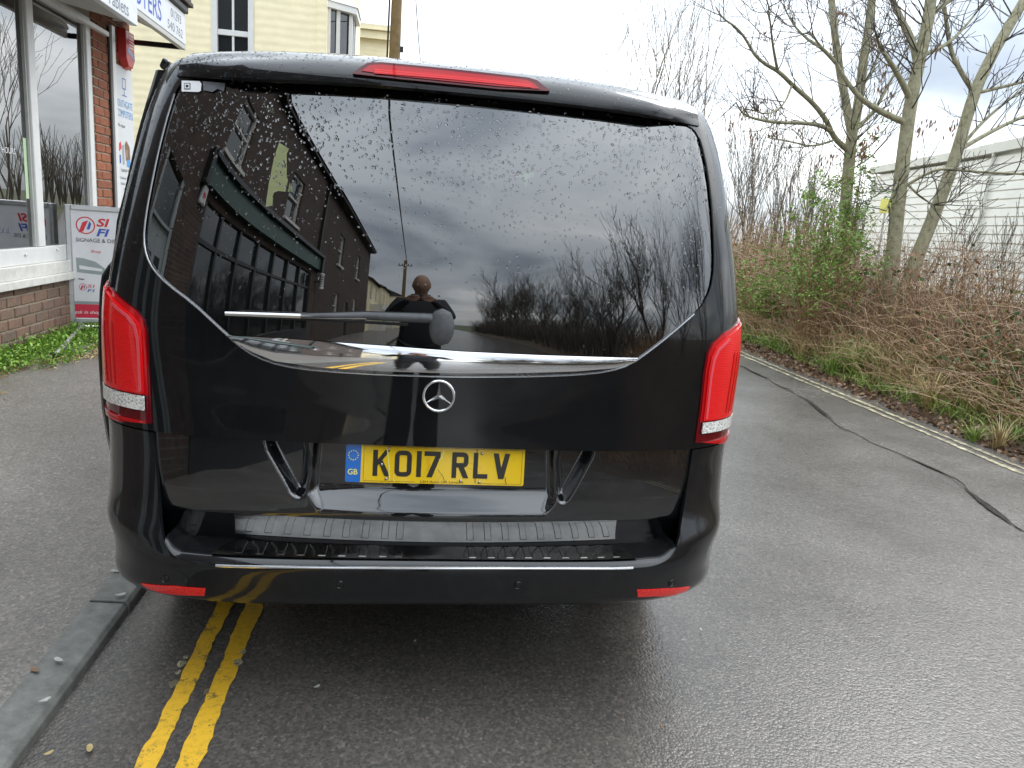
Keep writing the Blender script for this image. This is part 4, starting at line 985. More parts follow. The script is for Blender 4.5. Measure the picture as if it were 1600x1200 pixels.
for u, v in ((-.139, .046), (-.144, -.044), (-.158, -.002), (.072, -.044), (.132, .038), (.128, -.047)):
    q = pl_pt(u, v, .005); s_ = MB().lathe([(.0045, 0), (.0042, .0015), (.003, .0025), (.0004, .003)], (0, 0, 0), 12, 2).build('screw', M['steel'], plate, smooth=True)
    s_.matrix_local = Matrix(((pxv[0], pyv[0], pnv[0], q[0]), (pxv[1], pyv[1], pnv[1], q[1]), (pxv[2], pyv[2], pnv[2], q[2]), (0, 0, 0, 1)))
# cracks and scuffs in the plate
rc = random.Random(5)
for u, v, du, dv, wd_ in ((-.145, .05, .01, -.10, .0016), (.02, .05, -.01, -.035, .0022), (.005, -.012, .026, -.035, .0006), (-.09, -.005, .02, .02, .0005), (.117, .05, .0, -.1, .0009), (-.16, -.02, .03, -.03, .0006), (.08, .0, .05, -.02, .0005), (-.12, -.03, 0, -.022, .0012), (.205, -.03, .002, -.022, .001)):
    pts = [(u+du*t+rc.uniform(-.003, .003), v+dv*t) for t in np.linspace(0, 1, 6)]; V = []; Fc = []
    for i, (a, b) in enumerate(pts):
        V += [pl_pt(a-wd_, b, .0067), pl_pt(a+wd_, b, .0067)]
        if i: Fc.append((2*i-2, 2*i-1, 2*i+1, 2*i))
    meshobj('scuff', V, Fc, M['plate_gold'] if wd_ > .001 else M['rubber'], plate)
# --- tread plate on the bumper ledge
def ledge_pt(x, t, h=0.):
    i = int(np.argmin([abs(p[0]-x) for p in Lp])); j = min(max(i, 1), len(Lp)-2)
    xs2 = np.array([p[0] for p in Lp]); o2 = np.argsort(xs2); p = np.array([np.interp(x, xs2[o2], np.array(Lp)[o2][:, k]) for k in range(3)])
    zi = max(p[2]+.014, .498); yi = max(float(yt(x, zi))+.006, p[1]+.02); q = np.array([x, yi, zi]); v = p+(q-p)*t; v[2] = p[2]+(zi-p[2])*min(1, t*11)+h; v[0] = x; return v
xsT = np.linspace(-.598, .602, 70); ts = [.11, .2, .34, .6, .86]
Vv = []; Ff = []
for i, x in enumerate(xsT):
    for t in ts: Vv.append(tuple(ledge_pt(x+.05*(t-.5)*(1 if x < 0 else -1)*(abs(x) > .45), t, .003)))
    if i:
        for j in range(len(ts)-1): k = (i-1)*len(ts)+j; Ff.append((k, k+len(ts), k+len(ts)+1, k+1))
step_plate = meshobj('step_plate', Vv, Ff, M['steel'], van, smooth=True)
Vv = [tuple(ledge_pt(x, .0, .002)-np.array([0, .003, 0])) for x in xsT]
MB().tube(Vv, .0042, 8).build('chrome_edge', M['emblem'], step_plate, smooth=True)
rib_x = [onY((q, 880), .04)[0] for q in (372, 405, 438, 470, 503, 534, 566, 598, 622)]+[onY((q, 882), .04)[0] for q in (737, 766, 795, 824, 853, 882, 911, 938, 963)]
for x in rib_x:
    V = [tuple(ledge_pt(x+dx_, t, .003+hh)) for hh, ins in ((0, 0), (.0016, .002)) for dx_, t in ((-.011+ins, .22), (.011-ins, .22), (.011-ins, .80), (-.011+ins, .80))]
    meshobj('rib', V, [(4, 5, 6, 7), (0, 1, 5, 4), (1, 2, 6, 5), (2, 3, 7, 6), (3, 0, 4, 7)], M['steel'], step_plate)
# --- reflectors and parking sensors
for poly in ([(221, 911), (270, 915), (321, 919), (320, 930), (285, 929), (255, 926), (232, 919)], [(995, 921), (1040, 919), (1078, 916), (1070, 924), (1048, 930), (1020, 931), (996, 932)]):
    hp_ = hits(poly); patch('reflector', [hp_], inner(hp_), .006, M['reflector'], off=.003, skirt=.006)
for px in ((258, 905), (531, 913), (809, 914), (1049, 911)):
    s_, z_ = hit(px); p = SP(s_, z_)[0]; n_ = Vector(SN(s_, z_)[0]); o = MB().lathe([(.0125, -.004), (.0125, .0015), (.0115, .0025), (.0105, .001), (.009, .0022), (.0002, .003)], (0, 0, 0), 20, 2).build('parking_sensor', M['paint_low'], van, smooth=True)
    q_ = n_.to_track_quat('Z', 'Y').to_matrix().to_4x4(); q_.translation = Vector(p); o.matrix_local = q_
# --- rain drops on glass, spoiler and corners
def drops(name, samples, parent, seed):
    """samples: (centre, normal, radius)"""
    r = random.Random(seed); V = []; Q = []; n = 8
    prof = [(1., 0.), (.92, .22), (.62, .44), (.0, .54)]
    for c, nn, rad in samples:
        nn = np.array(nn); a = np.cross(nn, [0.3, .2, .93]); a /= np.linalg.norm(a); b = np.cross(nn, a); base = len(V); ex = r.uniform(.85, 1.25)
        ph = r.uniform(0, 6)
        for k, (rr_, h) in enumerate(prof[:3]):
            for j in range(n):
                q = 6.2832*j/n; w_ = 1+.12*math.sin(2*q+ph); V.append(c+rad*(rr_*w_*(math.cos(q)*a+ex*math.sin(q)*b)+h*nn))
        V.append(c+rad*.54*nn)
        for k in range(2):
            for j in range(n): Q.append((base+k*n+j, base+k*n+(j+1) % n, base+(k+1)*n+(j+1) % n, base+(k+1)*n+j))
        for j in range(n): Q.append((base+2*n+j, base+2*n+(j+1) % n, base+3*n, base+3*n))
    Q = [q if q[2] != q[3] else q[:3] for q in Q]
    o = meshobj(name, V, Q, M['water_drop'], parent, smooth=True); o['kind'] = 'stuff'; return o
rd = random.Random(99); sam = []
gz0, gz1 = min(p[1] for p in G), max(p[1] for p in G); gs0, gs1 = min(p[0] for p in G), max(p[0] for p in G)
cand = np.array([(rd.uniform(gs0, gs1), gz0+(gz1-gz0)*rd.random()) for _ in range(13000)]); cand = cand[pip(cand, G)]
dens = np.clip((cand[:, 1]-1.18)/.5, .05, 1)**1.6*(.35+.65*np.sin(cand[:, 0]*5+1)**2*.5+.35)
pick = cand[np.array([rd.random() < d*.62 for d in dens])]
pick = pick[np.array([(p[1] < 1.77 or rd.random() < .35) for p in pick])]
pp = SP(pick[:, 0], pick[:, 1]); nn_ = SN(pick[:, 0], pick[:, 1])
sam = [(p-n*.0038, n, rd.choice((.0018, .0022, .0027, .0032, .0038, .0046))*(.75+.25*(q[1] > 1.55))) for p, n, q in zip(pp, nn_, pick)]
drops('rain_drops', sam, window, 1)
sm2 = []
bvh_v = np.array([v.co[:] for v in spoiler.data.vertices]); spoiler.data.update()
polys = [p for p in spoiler.data.polygons if p.normal[1] < -.05 or p.normal[2] > .3]
for _ in range(1500):
    p = rd.choice(polys); vv = [Vector(spoiler.data.vertices[i].co) for i in p.vertices]; a, b = rd.random(), rd.random()
    q = vv[0].lerp(vv[1], a).lerp(vv[3].lerp(vv[2], a), b) if len(vv) == 4 else p.center
    n_ = p.normal if p.normal[1] < 0 or p.normal[2] > 0 else -p.normal
    sm2.append((np.array(q), np.array(n_), rd.choice((.0012, .0015, .002, .0026))))
cand = np.array([(sg*rd.uniform(.66, 1.0), rd.uniform(1.3, 1.9)) for _ in range(1500) for sg in (-1,)]+[(rd.uniform(.7, 1.), rd.uniform(1.5, 1.9)) for _ in range(600)]); k_ = bkeep(cand); cand = cand[k_]
pp = SP(cand[:, 0], cand[:, 1]); nn_ = SN(cand[:, 0], cand[:, 1]); sm2 += [(p, n, rd.choice((.0010, .0013, .0018))) for p, n in zip(pp, nn_) if rd.random() < .6]
drops('rain_drops', sm2, spoiler, 2)
# ================================================================== LEFT: shop, house, pole, sign
WX = -3.2
def wy_(px): return onX(px, WX)
shop = empty('shop', (WX, 4.5, .16), 0, 'brick shop with white framed window and white fascia boards beside the pavement', 'shop')
def ch(o): o.matrix_parent_inverse = Matrix.Translation((-shop.location[0], -shop.location[1], -shop.location[2])); return o
SHX = shop.location.copy()
def inparent(o, root):
    """keep world coordinates of a mesh written in world space"""
    o.matrix_parent_inverse = Matrix.Translation(-root.location) if root.rotation_euler.z == 0 else root.matrix_basis.inverted(); return o
Y0, Y1 = 2.2, 7.18          # wall from just outside the frame to the corner
SILL, HEAD = .795, 3.0
def sb(name, a, b, m_, bevel=0., par=None):
    o = box(name, a, b, m_, par or shop, bevel)
    if par is None: inparent(o, shop)
    return o
WT = .22
sb('wall_core', (WX-WT, Y0, .02), (WX-.012, Y1-.002, SILL-.12), M['mortar']); sb('wall_core', (WX-WT, 6.16, SILL-.12), (WX-.012, Y1-.002, 4.2), M['mortar'])
sb('upper_wall', (WX-WT, Y0, 3.02), (WX-.014, 6.16, 4.2), M['mortar'])
sb('side_wall', (-9., Y1-.22, .02), (WX-WT-.002, Y1-.004, 4.2), M['brick_wall'])
# bricks laid one by one
def brick_mesh(l, seed):
    r = random.Random(seed); m_ = MB().box((-.10, 0, 0), (0, l, .0745)); me = bpy.data.meshes.new('brick'); me.from_pydata(m_.V, [], m_.F); bm = bmesh.new(); bm.from_mesh(me)
    bmesh.ops.recalc_face_normals(bm, faces=bm.faces); bmesh.ops.bevel(bm, geom=bm.edges[:], offset=.0045, segments=1, affect='EDGES')
    for v in bm.verts: v.co += Vector((r.uniform(-.0012, .0012), r.uniform(-.002, .002), r.uniform(-.002, .002)))
    bm.to_mesh(me); bm.free(); return me
def brick_set(mat_, seed): 
    o = {}
    for l in (.214, .104):
        o[l] = [brick_mesh(l, seed+k) for k in range(4)]
        for me in o[l]: me.materials.append(mat_)
    return o
BB = brick_set(M['brick_brown'], 1); BR = brick_set(M['brick_red'], 50)
CH_ = .0875
def lay(y0, y1, z0, z1, bs, parent, x=WX):
    r = random.Random(int(y0*100)); z = z0; k = 0
    while z < z1-.05:
        y = y0 - (.112 if k % 2 else 0)
        while y < y1-.03:
            l = .214; a = max(y, y0); b = min(y+l, y1)
            if b-a > .03:
                L = .214 if b-a > .13 else .104; me = r.choice(bs[L]); o = bpy.data.objects.new('brick', me); link(o, parent); o.location = (x+r.uniform(-.003, .002)-SHX.x, a-SHX.y, z-SHX.z); o.scale = (1, (b-a)/L, 1)
            y += .225
        z += CH_; k += 1
lay(3.3, 6.16, .10, SILL-.11, BB, shop)
lay(6.165, Y1, .12, 3.25, BR, shop)
# window: sill, frame, mullions, panes
sb('window_sill', (WX-.05, Y0, SILL-.115), (WX+.05, 6.19, SILL-.05), M['upvc_dirty'], .006); sb('window_sill', (WX-.1, Y0, SILL-.049), (WX+.025, 6.17, SILL+.055), M['upvc_dirty'], .005)
fr = sb('window_frame', (WX-.1, Y0, SILL+.056), (WX-.01, 6.15, SILL+.19), M['upvc'], .006)
for y0, y1 in ((6.055, 6.155), (4.91, 5.03), (3.62, 3.72), (2.3, 2.4)): sb('mullion', (WX-.1, y0, SILL+.191), (WX-.012, y1, HEAD), M['upvc'], .008)
sb('window_head', (WX-.1, Y0, HEAD-.0), (WX-.012, 6.155, HEAD+.08), M['upvc'], .006)
for y0, y1 in ((5.032, 6.053), (3.722, 4.908), (2.402, 3.618)): sb('pane', (WX-.062, y0, SILL+.192), (WX-.056, y1, HEAD-.002), M['glass'])
for y0, y1 in ((5.032, 6.053), (3.722, 4.908)):
    for a in (y0, y1-.022): sb('glazing_bead', (WX-.056, a+.0005, SILL+.192), (WX-.03, a+.0215, HEAD-.002), M['greyalu'], .003)
for px in ((42, 398), (91, 390)):
    p = onX(px, WX+.0); sb('drain_cap', (WX-.01, p[1]-.02, p[2]-.008), (WX+.002, p[1]+.02, p[2]+.008), M['upvc'], .004)
# room behind the glass
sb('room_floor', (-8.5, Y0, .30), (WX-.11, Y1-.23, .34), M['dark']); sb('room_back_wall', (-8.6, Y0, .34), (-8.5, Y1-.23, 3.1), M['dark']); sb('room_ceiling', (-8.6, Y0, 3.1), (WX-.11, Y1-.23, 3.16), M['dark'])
sb('inner_pier', (WX-.75, 6.35, .34), (WX-.24, 6.9, 3.1), M['brick_wall'])
sb('window_counter', (WX-.9, 3.0, .34), (WX-.15, 6.1, SILL+.28), M['poster_grey'])
p = onX((41, 253), WX-.05); sb('door_hours_strip', (WX-.0555, p[1]-.025, 1.38), (WX-.0535, p[1]+.025, 1.86), M['green_sticker'])
def wtext(nm, body, m_, px, h, wdt=None, x=WX-.054, dx=0.):
    p = onX(px, x); o = text(nm, body, m_, shop, (x, p[1], p[2]), (0, 1, 0), (0, 0, 1), h, wdt, lift=.0); inparent(o, shop); return o
# reading direction along +Y seen from +X is right-to-left, so flip: text faces +X when X-dir is +Y
wtext('window_lettering', 'HOURS', M['white_txt'], (3, 238), .045)
wtext('window_lettering', 'OGIC', M['grey_txt'], (0, 366), .05)
# white post, poster board and alarm on the brick pier
py0, py1 = wy_((174.5, 200))[1], wy_((180.5, 200))[1]
sb('white_post', (WX+.001, py0, .15), (WX+.035, py1-.02, 3.12), M['upvc'], .004); sb('post_shadow_gap', (WX+.001, py0-.035, .15), (WX+.012, py0-.002, 3.1), M['black'])
pb0, pb1 = py1-.015, 7.16; board = sb('poster_board', (WX+.001, pb0, .95), (WX+.013, pb1, 2.78), M['white_sign'], .003)
bx = WX+.0135
def btext(body, m_, z, h, frac=.9, cen=True, u0=None, w_=None):
    wd_ = (pb1-pb0)*frac if w_ is None else w_; y0 = (pb0+pb1)/2-wd_/2 if u0 is None else pb0+u0
    o = text('lettering', body, m_, board, (bx, y0, z), (0, 1, 0), (0, 0, 1), h, wd_, lift=.001); inparent(o, shop) if False else None; return o
def on_board(o): o.matrix_parent_inverse = Matrix.Identity(4); return o
def local(o): return o
btext('SOUTHGATE', M['lblue_txt'], 2.37, .075); btext('COMPUTERS', M['lblue_txt'], 2.27, .075); btext('We repair', M['black_txt'], 2.155, .045, u0=.03, w_=.22)
btext('Laptops & PCs', M['black_txt'], 1.70, .05, frac=.6)
for z, t in ((1.625, 'Desktop, Phone and'), (1.565, 'Tablet repairs, data'), (1.505, 'recovery')): btext(t, M['grey_txt'], z, .035, frac=.75 if z > 1.55 else .4)
def bpoly(name, pts, m_, h=.0008):
    o = meshobj(name, [(bx+h, pb0+u, z) for u, z in pts], [tuple(range(len(pts)))], m_, board); return o
bw = pb1-pb0; cxm = bw/2
for q in ([(cxm-.05, 2.56), (cxm+.05, 2.56), (cxm+.05, 2.57), (cxm-.05, 2.57)], [(cxm-.05, 2.66), (cxm-.04, 2.66), (cxm-.04, 2.569), (cxm-.05, 2.569)], [(cxm+.04, 2.66), (cxm+.05, 2.66), (cxm+.05, 2.571), (cxm+.04, 2.571)], [(cxm-.05, 2.66), (cxm+.05, 2.66), (cxm+.05, 2.67), (cxm-.05, 2.67)], [(cxm-.006, 2.559), (cxm+.006, 2.559), (cxm+.006, 2.50), (cxm-.006, 2.50)], [(cxm-.06, 2.49), (cxm+.07, 2.49), (cxm+.07, 2.50), (cxm-.06, 2.50)]): bpoly('logo_stroke', q, M['blue_txt'])
bpoly('picture', [(.03, 1.98), (.11, 2.02), (.13, 1.95), (.05, 1.91)], M['red_txt'], .0008)
bpoly('picture', [(.14, 1.98), (.2, 1.99), (.2, 1.79), (.15, 1.78)], M['poster_grey'], .0011); bpoly('picture', [(.22, 2.0), (.27, 2.04), (.36, 1.98), (.37, 1.86), (.3, 1.80), (.24, 1.84)], M['litter'], .0008); bpoly('picture', [(.24, 1.94), (.29, 1.95), (.30, 1.87), (.25, 1.86)], M['skin'], .0012); bpoly('picture', [(.27, 1.84), (.37, 1.85), (.37, 1.76), (.26, 1.77)], M['lblue_txt'], .0014); bpoly('picture', [(.06, 1.88), (.10, 1.88), (.10, 1.80), (.06, 1.79)], M['blue_txt'], .0008)
bpoly('picture', [(.10, 1.42), (.16, 1.43), (.16, 1.2), (.10, 1.2)], M['grey_txt'], .0008); bpoly('picture', [(.19, 1.45), (.27, 1.45), (.27, 1.2), (.19, 1.2)], M['lblue_txt'], .0008)
al = MB().prism([(0, 0), (.10, .02), (.10, .26), (.07, .33), (0, .33)], 1, 0, .30)
alarm = sb('alarm_box', (0, 0, 0), (.01, .01, .01), M['alarm_red']); bpy.data.objects.remove(alarm)
ap0, ap1 = 6.80, 7.10
alarm = MB().add([(WX+d, y, z) for d, ins in ((.0, 0), (.075, .03)) for y, z in ((ap0+ins, 3.16-ins*.6), (ap1-ins, 3.16-ins*.6), (ap1-ins, 2.86+ins*.3), ((ap0+ap1)/2+.06, 2.76+ins), ((ap0+ap1)/2-.06, 2.76+ins), (ap0+ins, 2.86+ins*.3))],
                 [(0, 1, 2, 3, 4, 5)[::-1], tuple(range(6, 12))]+[(i, (i+1) % 6, 6+(i+1) % 6, 6+i) for i in range(6)]).build('alarm_box', M['alarm_red'], None, bevel=.006)
tag(alarm, 'red burglar alarm box with blue lamp on the brick pier', 'alarm box')
meshobj('lamp_strip', [(WX+.0765, ap0+.07, 2.93), (WX+.0765, ap1-.03, 2.87), (WX+.0765, ap1-.03, 2.93), (WX+.0765, ap0+.07, 2.98)], [(0, 1, 2, 3)], M['alarm_blue'], alarm)
for k in range(5): meshobj('print_line', [(WX+.0765, ap0+.12, 3.10-k*.03), (WX+.0765, ap1-.05, 3.10-k*.03), (WX+.0765, ap1-.05, 3.112-k*.03), (WX+.0765, ap0+.12, 3.112-k*.03)], [(0, 1, 2, 3)], M['white_txt'], alarm)
# shutter box and fascias
FX1 = -2.50
e1, zf = onX((215, 41), FX1)[1:]
o = MB().prism([(WX+.002, 3.03), (FX1-.062, zf+.02), (FX1-.062, zf+.45), (WX+.002, zf+.5)], 1, Y0, e1).build('shutter_box', M['greyalu'], shop); inparent(o, shop)
sb('shutter_rail', (WX+.0, Y0, 2.985), (WX+.05, 6.45, 3.028), M['upvc'], .004)
f1 = sb('fascia_board', (FX1-.058, Y0, zf), (FX1, e1+.005, zf+.62), M['white_sign'], .004)
sb('fascia_return', (FX1-.2, e1+.001, zf+.03), (FX1-.06, e1+.02, zf+.4), M['greyalu'])
ta, tb = onX((170, 10), FX1), onX((201, 24), FX1); text('lettering', '& Tablets', M['grey_txt'], f1, (FX1, ta[1]-(tb[1]-ta[1])*.38, tb[2]-.012), (0, 1, 0), (0, 0, 1), .105, (tb[1]-ta[1])*1.38, lift=.001)
FX2 = -2.63; e2 = Y1
f2 = sb('fascia_board', (FX2-.05, e1-1.6, 3.11), (FX2, e2, 3.42), M['white_sign'], .004)
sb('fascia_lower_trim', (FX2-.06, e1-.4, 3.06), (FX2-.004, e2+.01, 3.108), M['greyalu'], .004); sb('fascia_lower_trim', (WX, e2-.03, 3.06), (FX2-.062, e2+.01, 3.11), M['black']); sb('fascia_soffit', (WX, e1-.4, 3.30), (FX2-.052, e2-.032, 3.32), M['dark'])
MB().tube([(WX+.05, e1+.2, 3.2), (FX2-.07, e2-.06, 3.15)], .02, 6).build('fascia_strut', M['upvc_dirty'], shop); inparent(shop.children[-1], shop)
for o in [c for c in shop.children if c.name.startswith('fascia_strut')]: inparent(o, shop)
yA = onX((210, 5), FX2)[1]; yB = onX((252, 15), FX2)[1]
o = text('lettering', 'COMPUTERS', M['blue_txt'], f2, (FX2, yB-(yB-yA)*9/4.6, 3.155), (0, 1, 0), (0, 0, 1), .19, (yB-yA)*9/4.6, lift=.001, offset=.01)
ya, yb = onX((267, 30), FX2)[1], onX((283, 40), FX2)[1]
text('lettering', '01293', M['grey_txt'], f2, (FX2, ya-.0, 3.28), (0, 1, 0), (0, 0, 1), .085, yb-ya, lift=.001); text('lettering', '540 762', M['grey_txt'], f2, (FX2, ya-.11, 3.15), (0, 1, 0), (0, 0, 1), .085, (yb-ya)*1.45, lift=.001)
# gutter and tiled verge over the second fascia
sb('gutter', (FX2-.1, 5.6, 3.425), (FX2+.03, e2+.02, 3.50), M['black'], .015)
for k in range(6): sb('roof_tile', (FX2-.55, e2-1.9, 3.51+k*.05), (FX2+.06-k*.03, e2+.10+k*.03, 3.555+k*.05), M['roof_tile'], .006)
sb('canopy_roof', (-4.6, Y0, 4.01), (FX2-.2, e2-.02, 4.06), M['roof_tile'])
for o in list(shop.children):
    pass
# ---- cream painted house whose gable faces the camera
HY = 14.0
hxc = -1.93; house = empty('cream_house', (-4.5, HY, 0), 0, 'cream painted house with white sash window behind the shop', 'house')
def hb(name, a, b, m_, bevel=0., par=None):
    o = box(name, a, b, m_, par or house, bevel)
    if par is None: inparent(o, house)
    return o
wl, wr = onY((330, 40), HY)[0], onY((397, 40), HY)[0]; wb = 3.15
hb('gable_wall', (-9, HY, -.05), (wl-.001, HY+.3, 8.5), M['cream']); hb('gable_wall', (wr+.001, HY, -.05), (hxc, HY+.3, 8.5), M['cream']); hb('gable_wall', (wl, HY+.002, -.05), (wr, HY+.3, wb), M['cream']); hb('gable_wall', (wl, HY+.002, 6.1), (wr, HY+.3, 8.5), M['cream'])
hb('street_wall', (hxc-.3, HY+.302, -.05), (hxc, HY+9, 8.5), M['cream']); hb('corner_pilaster', (hxc-.16, HY-.03, -.05), (hxc+.03, HY-.001, 8.5), M['cream'])
win = empty('sash_window', ((wl+wr)/2, HY, wb)); win.parent = house; win.matrix_parent_inverse = Matrix.Translation(-house.location)
def wb_(name, a, b, m_): o = box(name, a, b, m_, win, .006 if m_ is M['upvc'] else 0); o.matrix_parent_inverse = Matrix.Translation(-win.location); return o
wz = onY((360, 51), HY)[2]
for a, b in (((wl+.002, HY-.02, wb), (wl+.11, HY+.1, 6.1)), ((wr-.11, HY-.02, wb), (wr-.002, HY+.1, 6.1))): wb_('frame', a, b, M['upvc'])
wb_('transom', (wl+.112, HY+.01, wz-.05), (wr-.112, HY+.08, wz+.05), M['upvc']); cxm_ = (wl+wr)/2
for z0, z1 in ((wb+.002, wz-.052), (wz+.052, 5.6)): wb_('glazing_bar', (cxm_-.02, HY+.02, z0), (cxm_+.02, HY+.07, z1), M['upvc'])
for x0, x1 in ((wl+.112, cxm_-.022), (cxm_+.022, wr-.112)):
    for z0, z1 in ((wb+.002, wz-.052), (wz+.052, 6.1)): wb_('pane', (x0, HY+.045, z0), (x1, HY+.05, z1), M['glass_dark'])
hb('string_course', (-9, HY-.05, 2.30), (wl+1, HY-.002, 2.38), M['cream']); hb('window_sill', (-6, HY-.06, 2.12), (-4.3, HY-.003, 2.2), M['cream'])
# bay window on the street side
bay = empty('bay_window', (hxc, HY+.6, 4)); bay.parent = house; bay.matrix_parent_inverse = Matrix.Translation(-house.location)
def bb(name, mb, m_): o = mb.build(name, m_, bay); o.matrix_parent_inverse = Matrix.Translation(-bay.location); return o
xb = hxc+.42; by0, by1 = HY+.35, HY+1.9
bb('bay_wall', MB().prism([(hxc, by0), (xb, by0+.35), (xb, by1-.35), (hxc, by1)], 2, 2.6, 4.0), M['cream'])
bb('pane', MB().prism([(hxc, by0+.02), (xb-.02, by0+.36), (xb-.02, by1-.36), (hxc, by1-.02)], 2, 4.002, 5.35), M['glass_dark'])
for q in ((hxc+.02, by0+.02), (hxc+.19, by0+.17), (xb, by0+.35), (xb, (by0+by1)/2), (xb, by1-.35)): bb('frame', MB().box((q[0]-.035, q[1]-.045, 4.0), (q[0]+.035, q[1]+.045, 5.35)), M['upvc'])
bb('cornice', MB().prism([(hxc, by0-.1), (xb+.12, by0+.28), (xb+.12, by1-.28), (hxc, by1+.1)], 2, 5.352, 5.47), M['upvc'])
rz = MB(); base = [(hxc, by0-.12, 5.472), (xb+.14, by0+.27, 5.472), (xb+.14, by1-.27, 5.472), (hxc, by1+.12, 5.472)]; topp = [(hxc, by0+.3, 6.2), (hxc+.05, by0+.5, 6.2), (hxc+.05, by1-.5, 6.2), (hxc, by1-.3, 6.2)]
rz.add(base+topp, [(0, 1, 5, 4), (1, 2, 6, 5), (2, 3, 7, 6), (4, 5, 6, 7), (0, 3, 2, 1)]); bb('bay_roof', rz, M['greyalu'])
hb('roof', (-9.2, HY-.2, 8.5), (hxc+.3, HY+9, 8.7), M['slate'])
# further cream terrace beyond
far = empty('far_terrace', (-1.2, 26, 0), 0, 'far cream terrace with moulded cornice beside the telegraph pole', 'house')
def fb(name, a, b, m_): o = box(name, a, b, m_, far); inparent(o, far); return o
fx = onY((606, 60), 26)[0]
fb('wall', (-6, 26, -.05), (fx, 40, onY((590, 45), 26)[2]), M['cream'])
zc = onY((585, 62), 26)[2]; fb('cornice', (-6.2, 25.8, zc), (fx+.15, 25.99, zc+.25), M['cream']); fb('cornice', (-6.2, 25.7, zc+.26), (fx+.25, 25.99, zc+.42), M['cream'])
fb('parapet', (-6.3, 25.75, onY((590, 45), 26)[2]+.001), (fx+.2, 40, onY((590, 41), 26)[2]), M['roof_tile'])
# telegraph pole and cables
pX = float(onY((618, 40), 17)[0])
pole = empty('telegraph_pole', (pX, 17, 0), 0, 'brown wooden telegraph pole behind the van roof', 'pole')
MB().tube([(0, 0, -.3), (0, 0, 4), (0.02, 0, 9.5)], [.15, .135, .105], 14).build('post', M['wood_pole'], pole, smooth=True)
MB().tube([(-.17, -.05, 0), (-.165, -.05, 5), (-.13, -.04, 9)], .022, 6).build('cable_duct', M['rubber'], pole); MB().tube([(-.5, 0, 9), (.5, 0, 9)], .04, 6).build('cross_arm', M['wood_pole'], pole); box('step_bracket', (.12, -.03, 5.2), (.2, .03, 5.32), M['rubber'], pole)
def cable(a, b, sag, label, r=.012):
    a = Vector(a); b = Vector(b); pts = [a.lerp(b, t)-Vector((0, 0, sag*4*t*(1-t))) for t in np.linspace(0, 1, 30)]
    o = MB().tube(pts, r, 5).build('overhead_cable', M['rubber']); return tag(o, label, 'cable')
ca = onY((648, -30), 12); cb_ = onY((659, 110), 30)
cable(ca, cb_, .15, 'thin dark cable against the pale sky right of the pole', .011)
cable((pX, 17, 9.1), (-1.6, -34, 8.6), .9, 'black overhead cable sweeping down in the rear window reflection', .028)
# ---- swing sign on the pavement
sp_ = np.array([0., 0, 0]); zp = pave_z(-3.05)
sbp = onZ((127, 523), zp); sgn = empty('pavement_sign', (sbp[0], sbp[1], zp), RAD(14), 'white poster sign in a grey frame on a tubular stand beside the shop wall', 'sign')
dS = float(np.dot(sbp-CAM_POS, _f)); k_ = dS/F_PX
def sgl(px): 
    """picture point -> local (x, z) on the sign's plane"""
    o, d = ray(px); n = Vector((math.sin(RAD(14)), -math.cos(RAD(14)), 0)); t = (Vector(sgn.location)-Vector(o)).dot(n)/Vector(d).dot(n); p = Vector(o)+Vector(d)*t-Vector(sgn.location)
    xv = Vector((math.cos(RAD(14)), math.sin(RAD(14)), 0)); return p.dot(xv), p.z
x0, zt_ = sgl((105, 319)); _, zb_ = sgl((107, 503)); x0 = (sgl((105, 400))[0]); wS = 2*abs(x0)+.12; x1 = x0+.80
xc = (x0+x1)/2
fw = .045
frm = MB().box((x0, -.03, zb_), (x0+fw, .03, zt_)).box((x1-fw, -.03, zb_), (x1, .03, zt_)).box((x0+fw, -.03, zt_-fw), (x1-fw, .03, zt_)).box((x0+fw, -.03, zb_), (x1-fw, .03, zb_+fw)).build('frame', M['alu'], sgn, bevel=.008)
pan = box('poster', (x0+fw+.001, -.018, zb_+fw+.001), (x1-fw-.001, .018, zt_-fw-.001), M['poster'], sgn)
H_ = zt_-zb_
def sp_poly(name, pts, m_, h=.0195): return meshobj(name, [(u, -h, v) for u, v in pts], [tuple(range(len(pts)))], m_, pan)
ix0, ix1 = x0+fw+.002, x1-fw-.002; zb0 = zb_+fw+.002
def PX(*l): return [sgl(p) for p in l]
band = sgl((130, 475))[1]; sp_poly('crimson_band', [(ix0, zb0), (ix1, zb0), (ix1, band), (ix0, band)], M['pink_red'])
bt2 = sgl((130, 471))[1]; sp_poly('dark_rule', [(ix0, band+.001), (ix1, band+.001), (ix1, bt2+.004), (ix0, bt2+.004)], M['poster_grey'])
def st_text(body, m_, px0, px1, h_, sh=0., off=0.): 
    a = sgl(px0); b = sgl(px1); text('lettering', body, m_, pan, (a[0], -.0195, a[1]), (1, 0, 0), (0, 0, 1), h_, b[0]-a[0], lift=.001, offset=off, shear=sh)
u = abs(sgl((150, 340))[1]-sgl((150, 370))[1])/30
st_text('SI', M['red_txt'], (151, 354), (172, 354), 13*u, .25, .03); st_text('FI', M['blue_txt'], (151, 369), (172, 369), 12*u, .25, .03)
st_text('SIGNAGE & DIS', M['black_txt'], (119, 377), (181, 383), 6*u); st_text('Shop', M['red_txt'], (143, 396), (158, 397), 6*u); st_text('ask in shop', M['white_txt'], (118, 491), (158, 491), 7*u, .3)
st_text('SI', M['red_txt'], (137, 449), (149, 449), 5*u, .2); st_text('FI', M['blue_txt'], (137, 456), (149, 456), 5*u, .2)
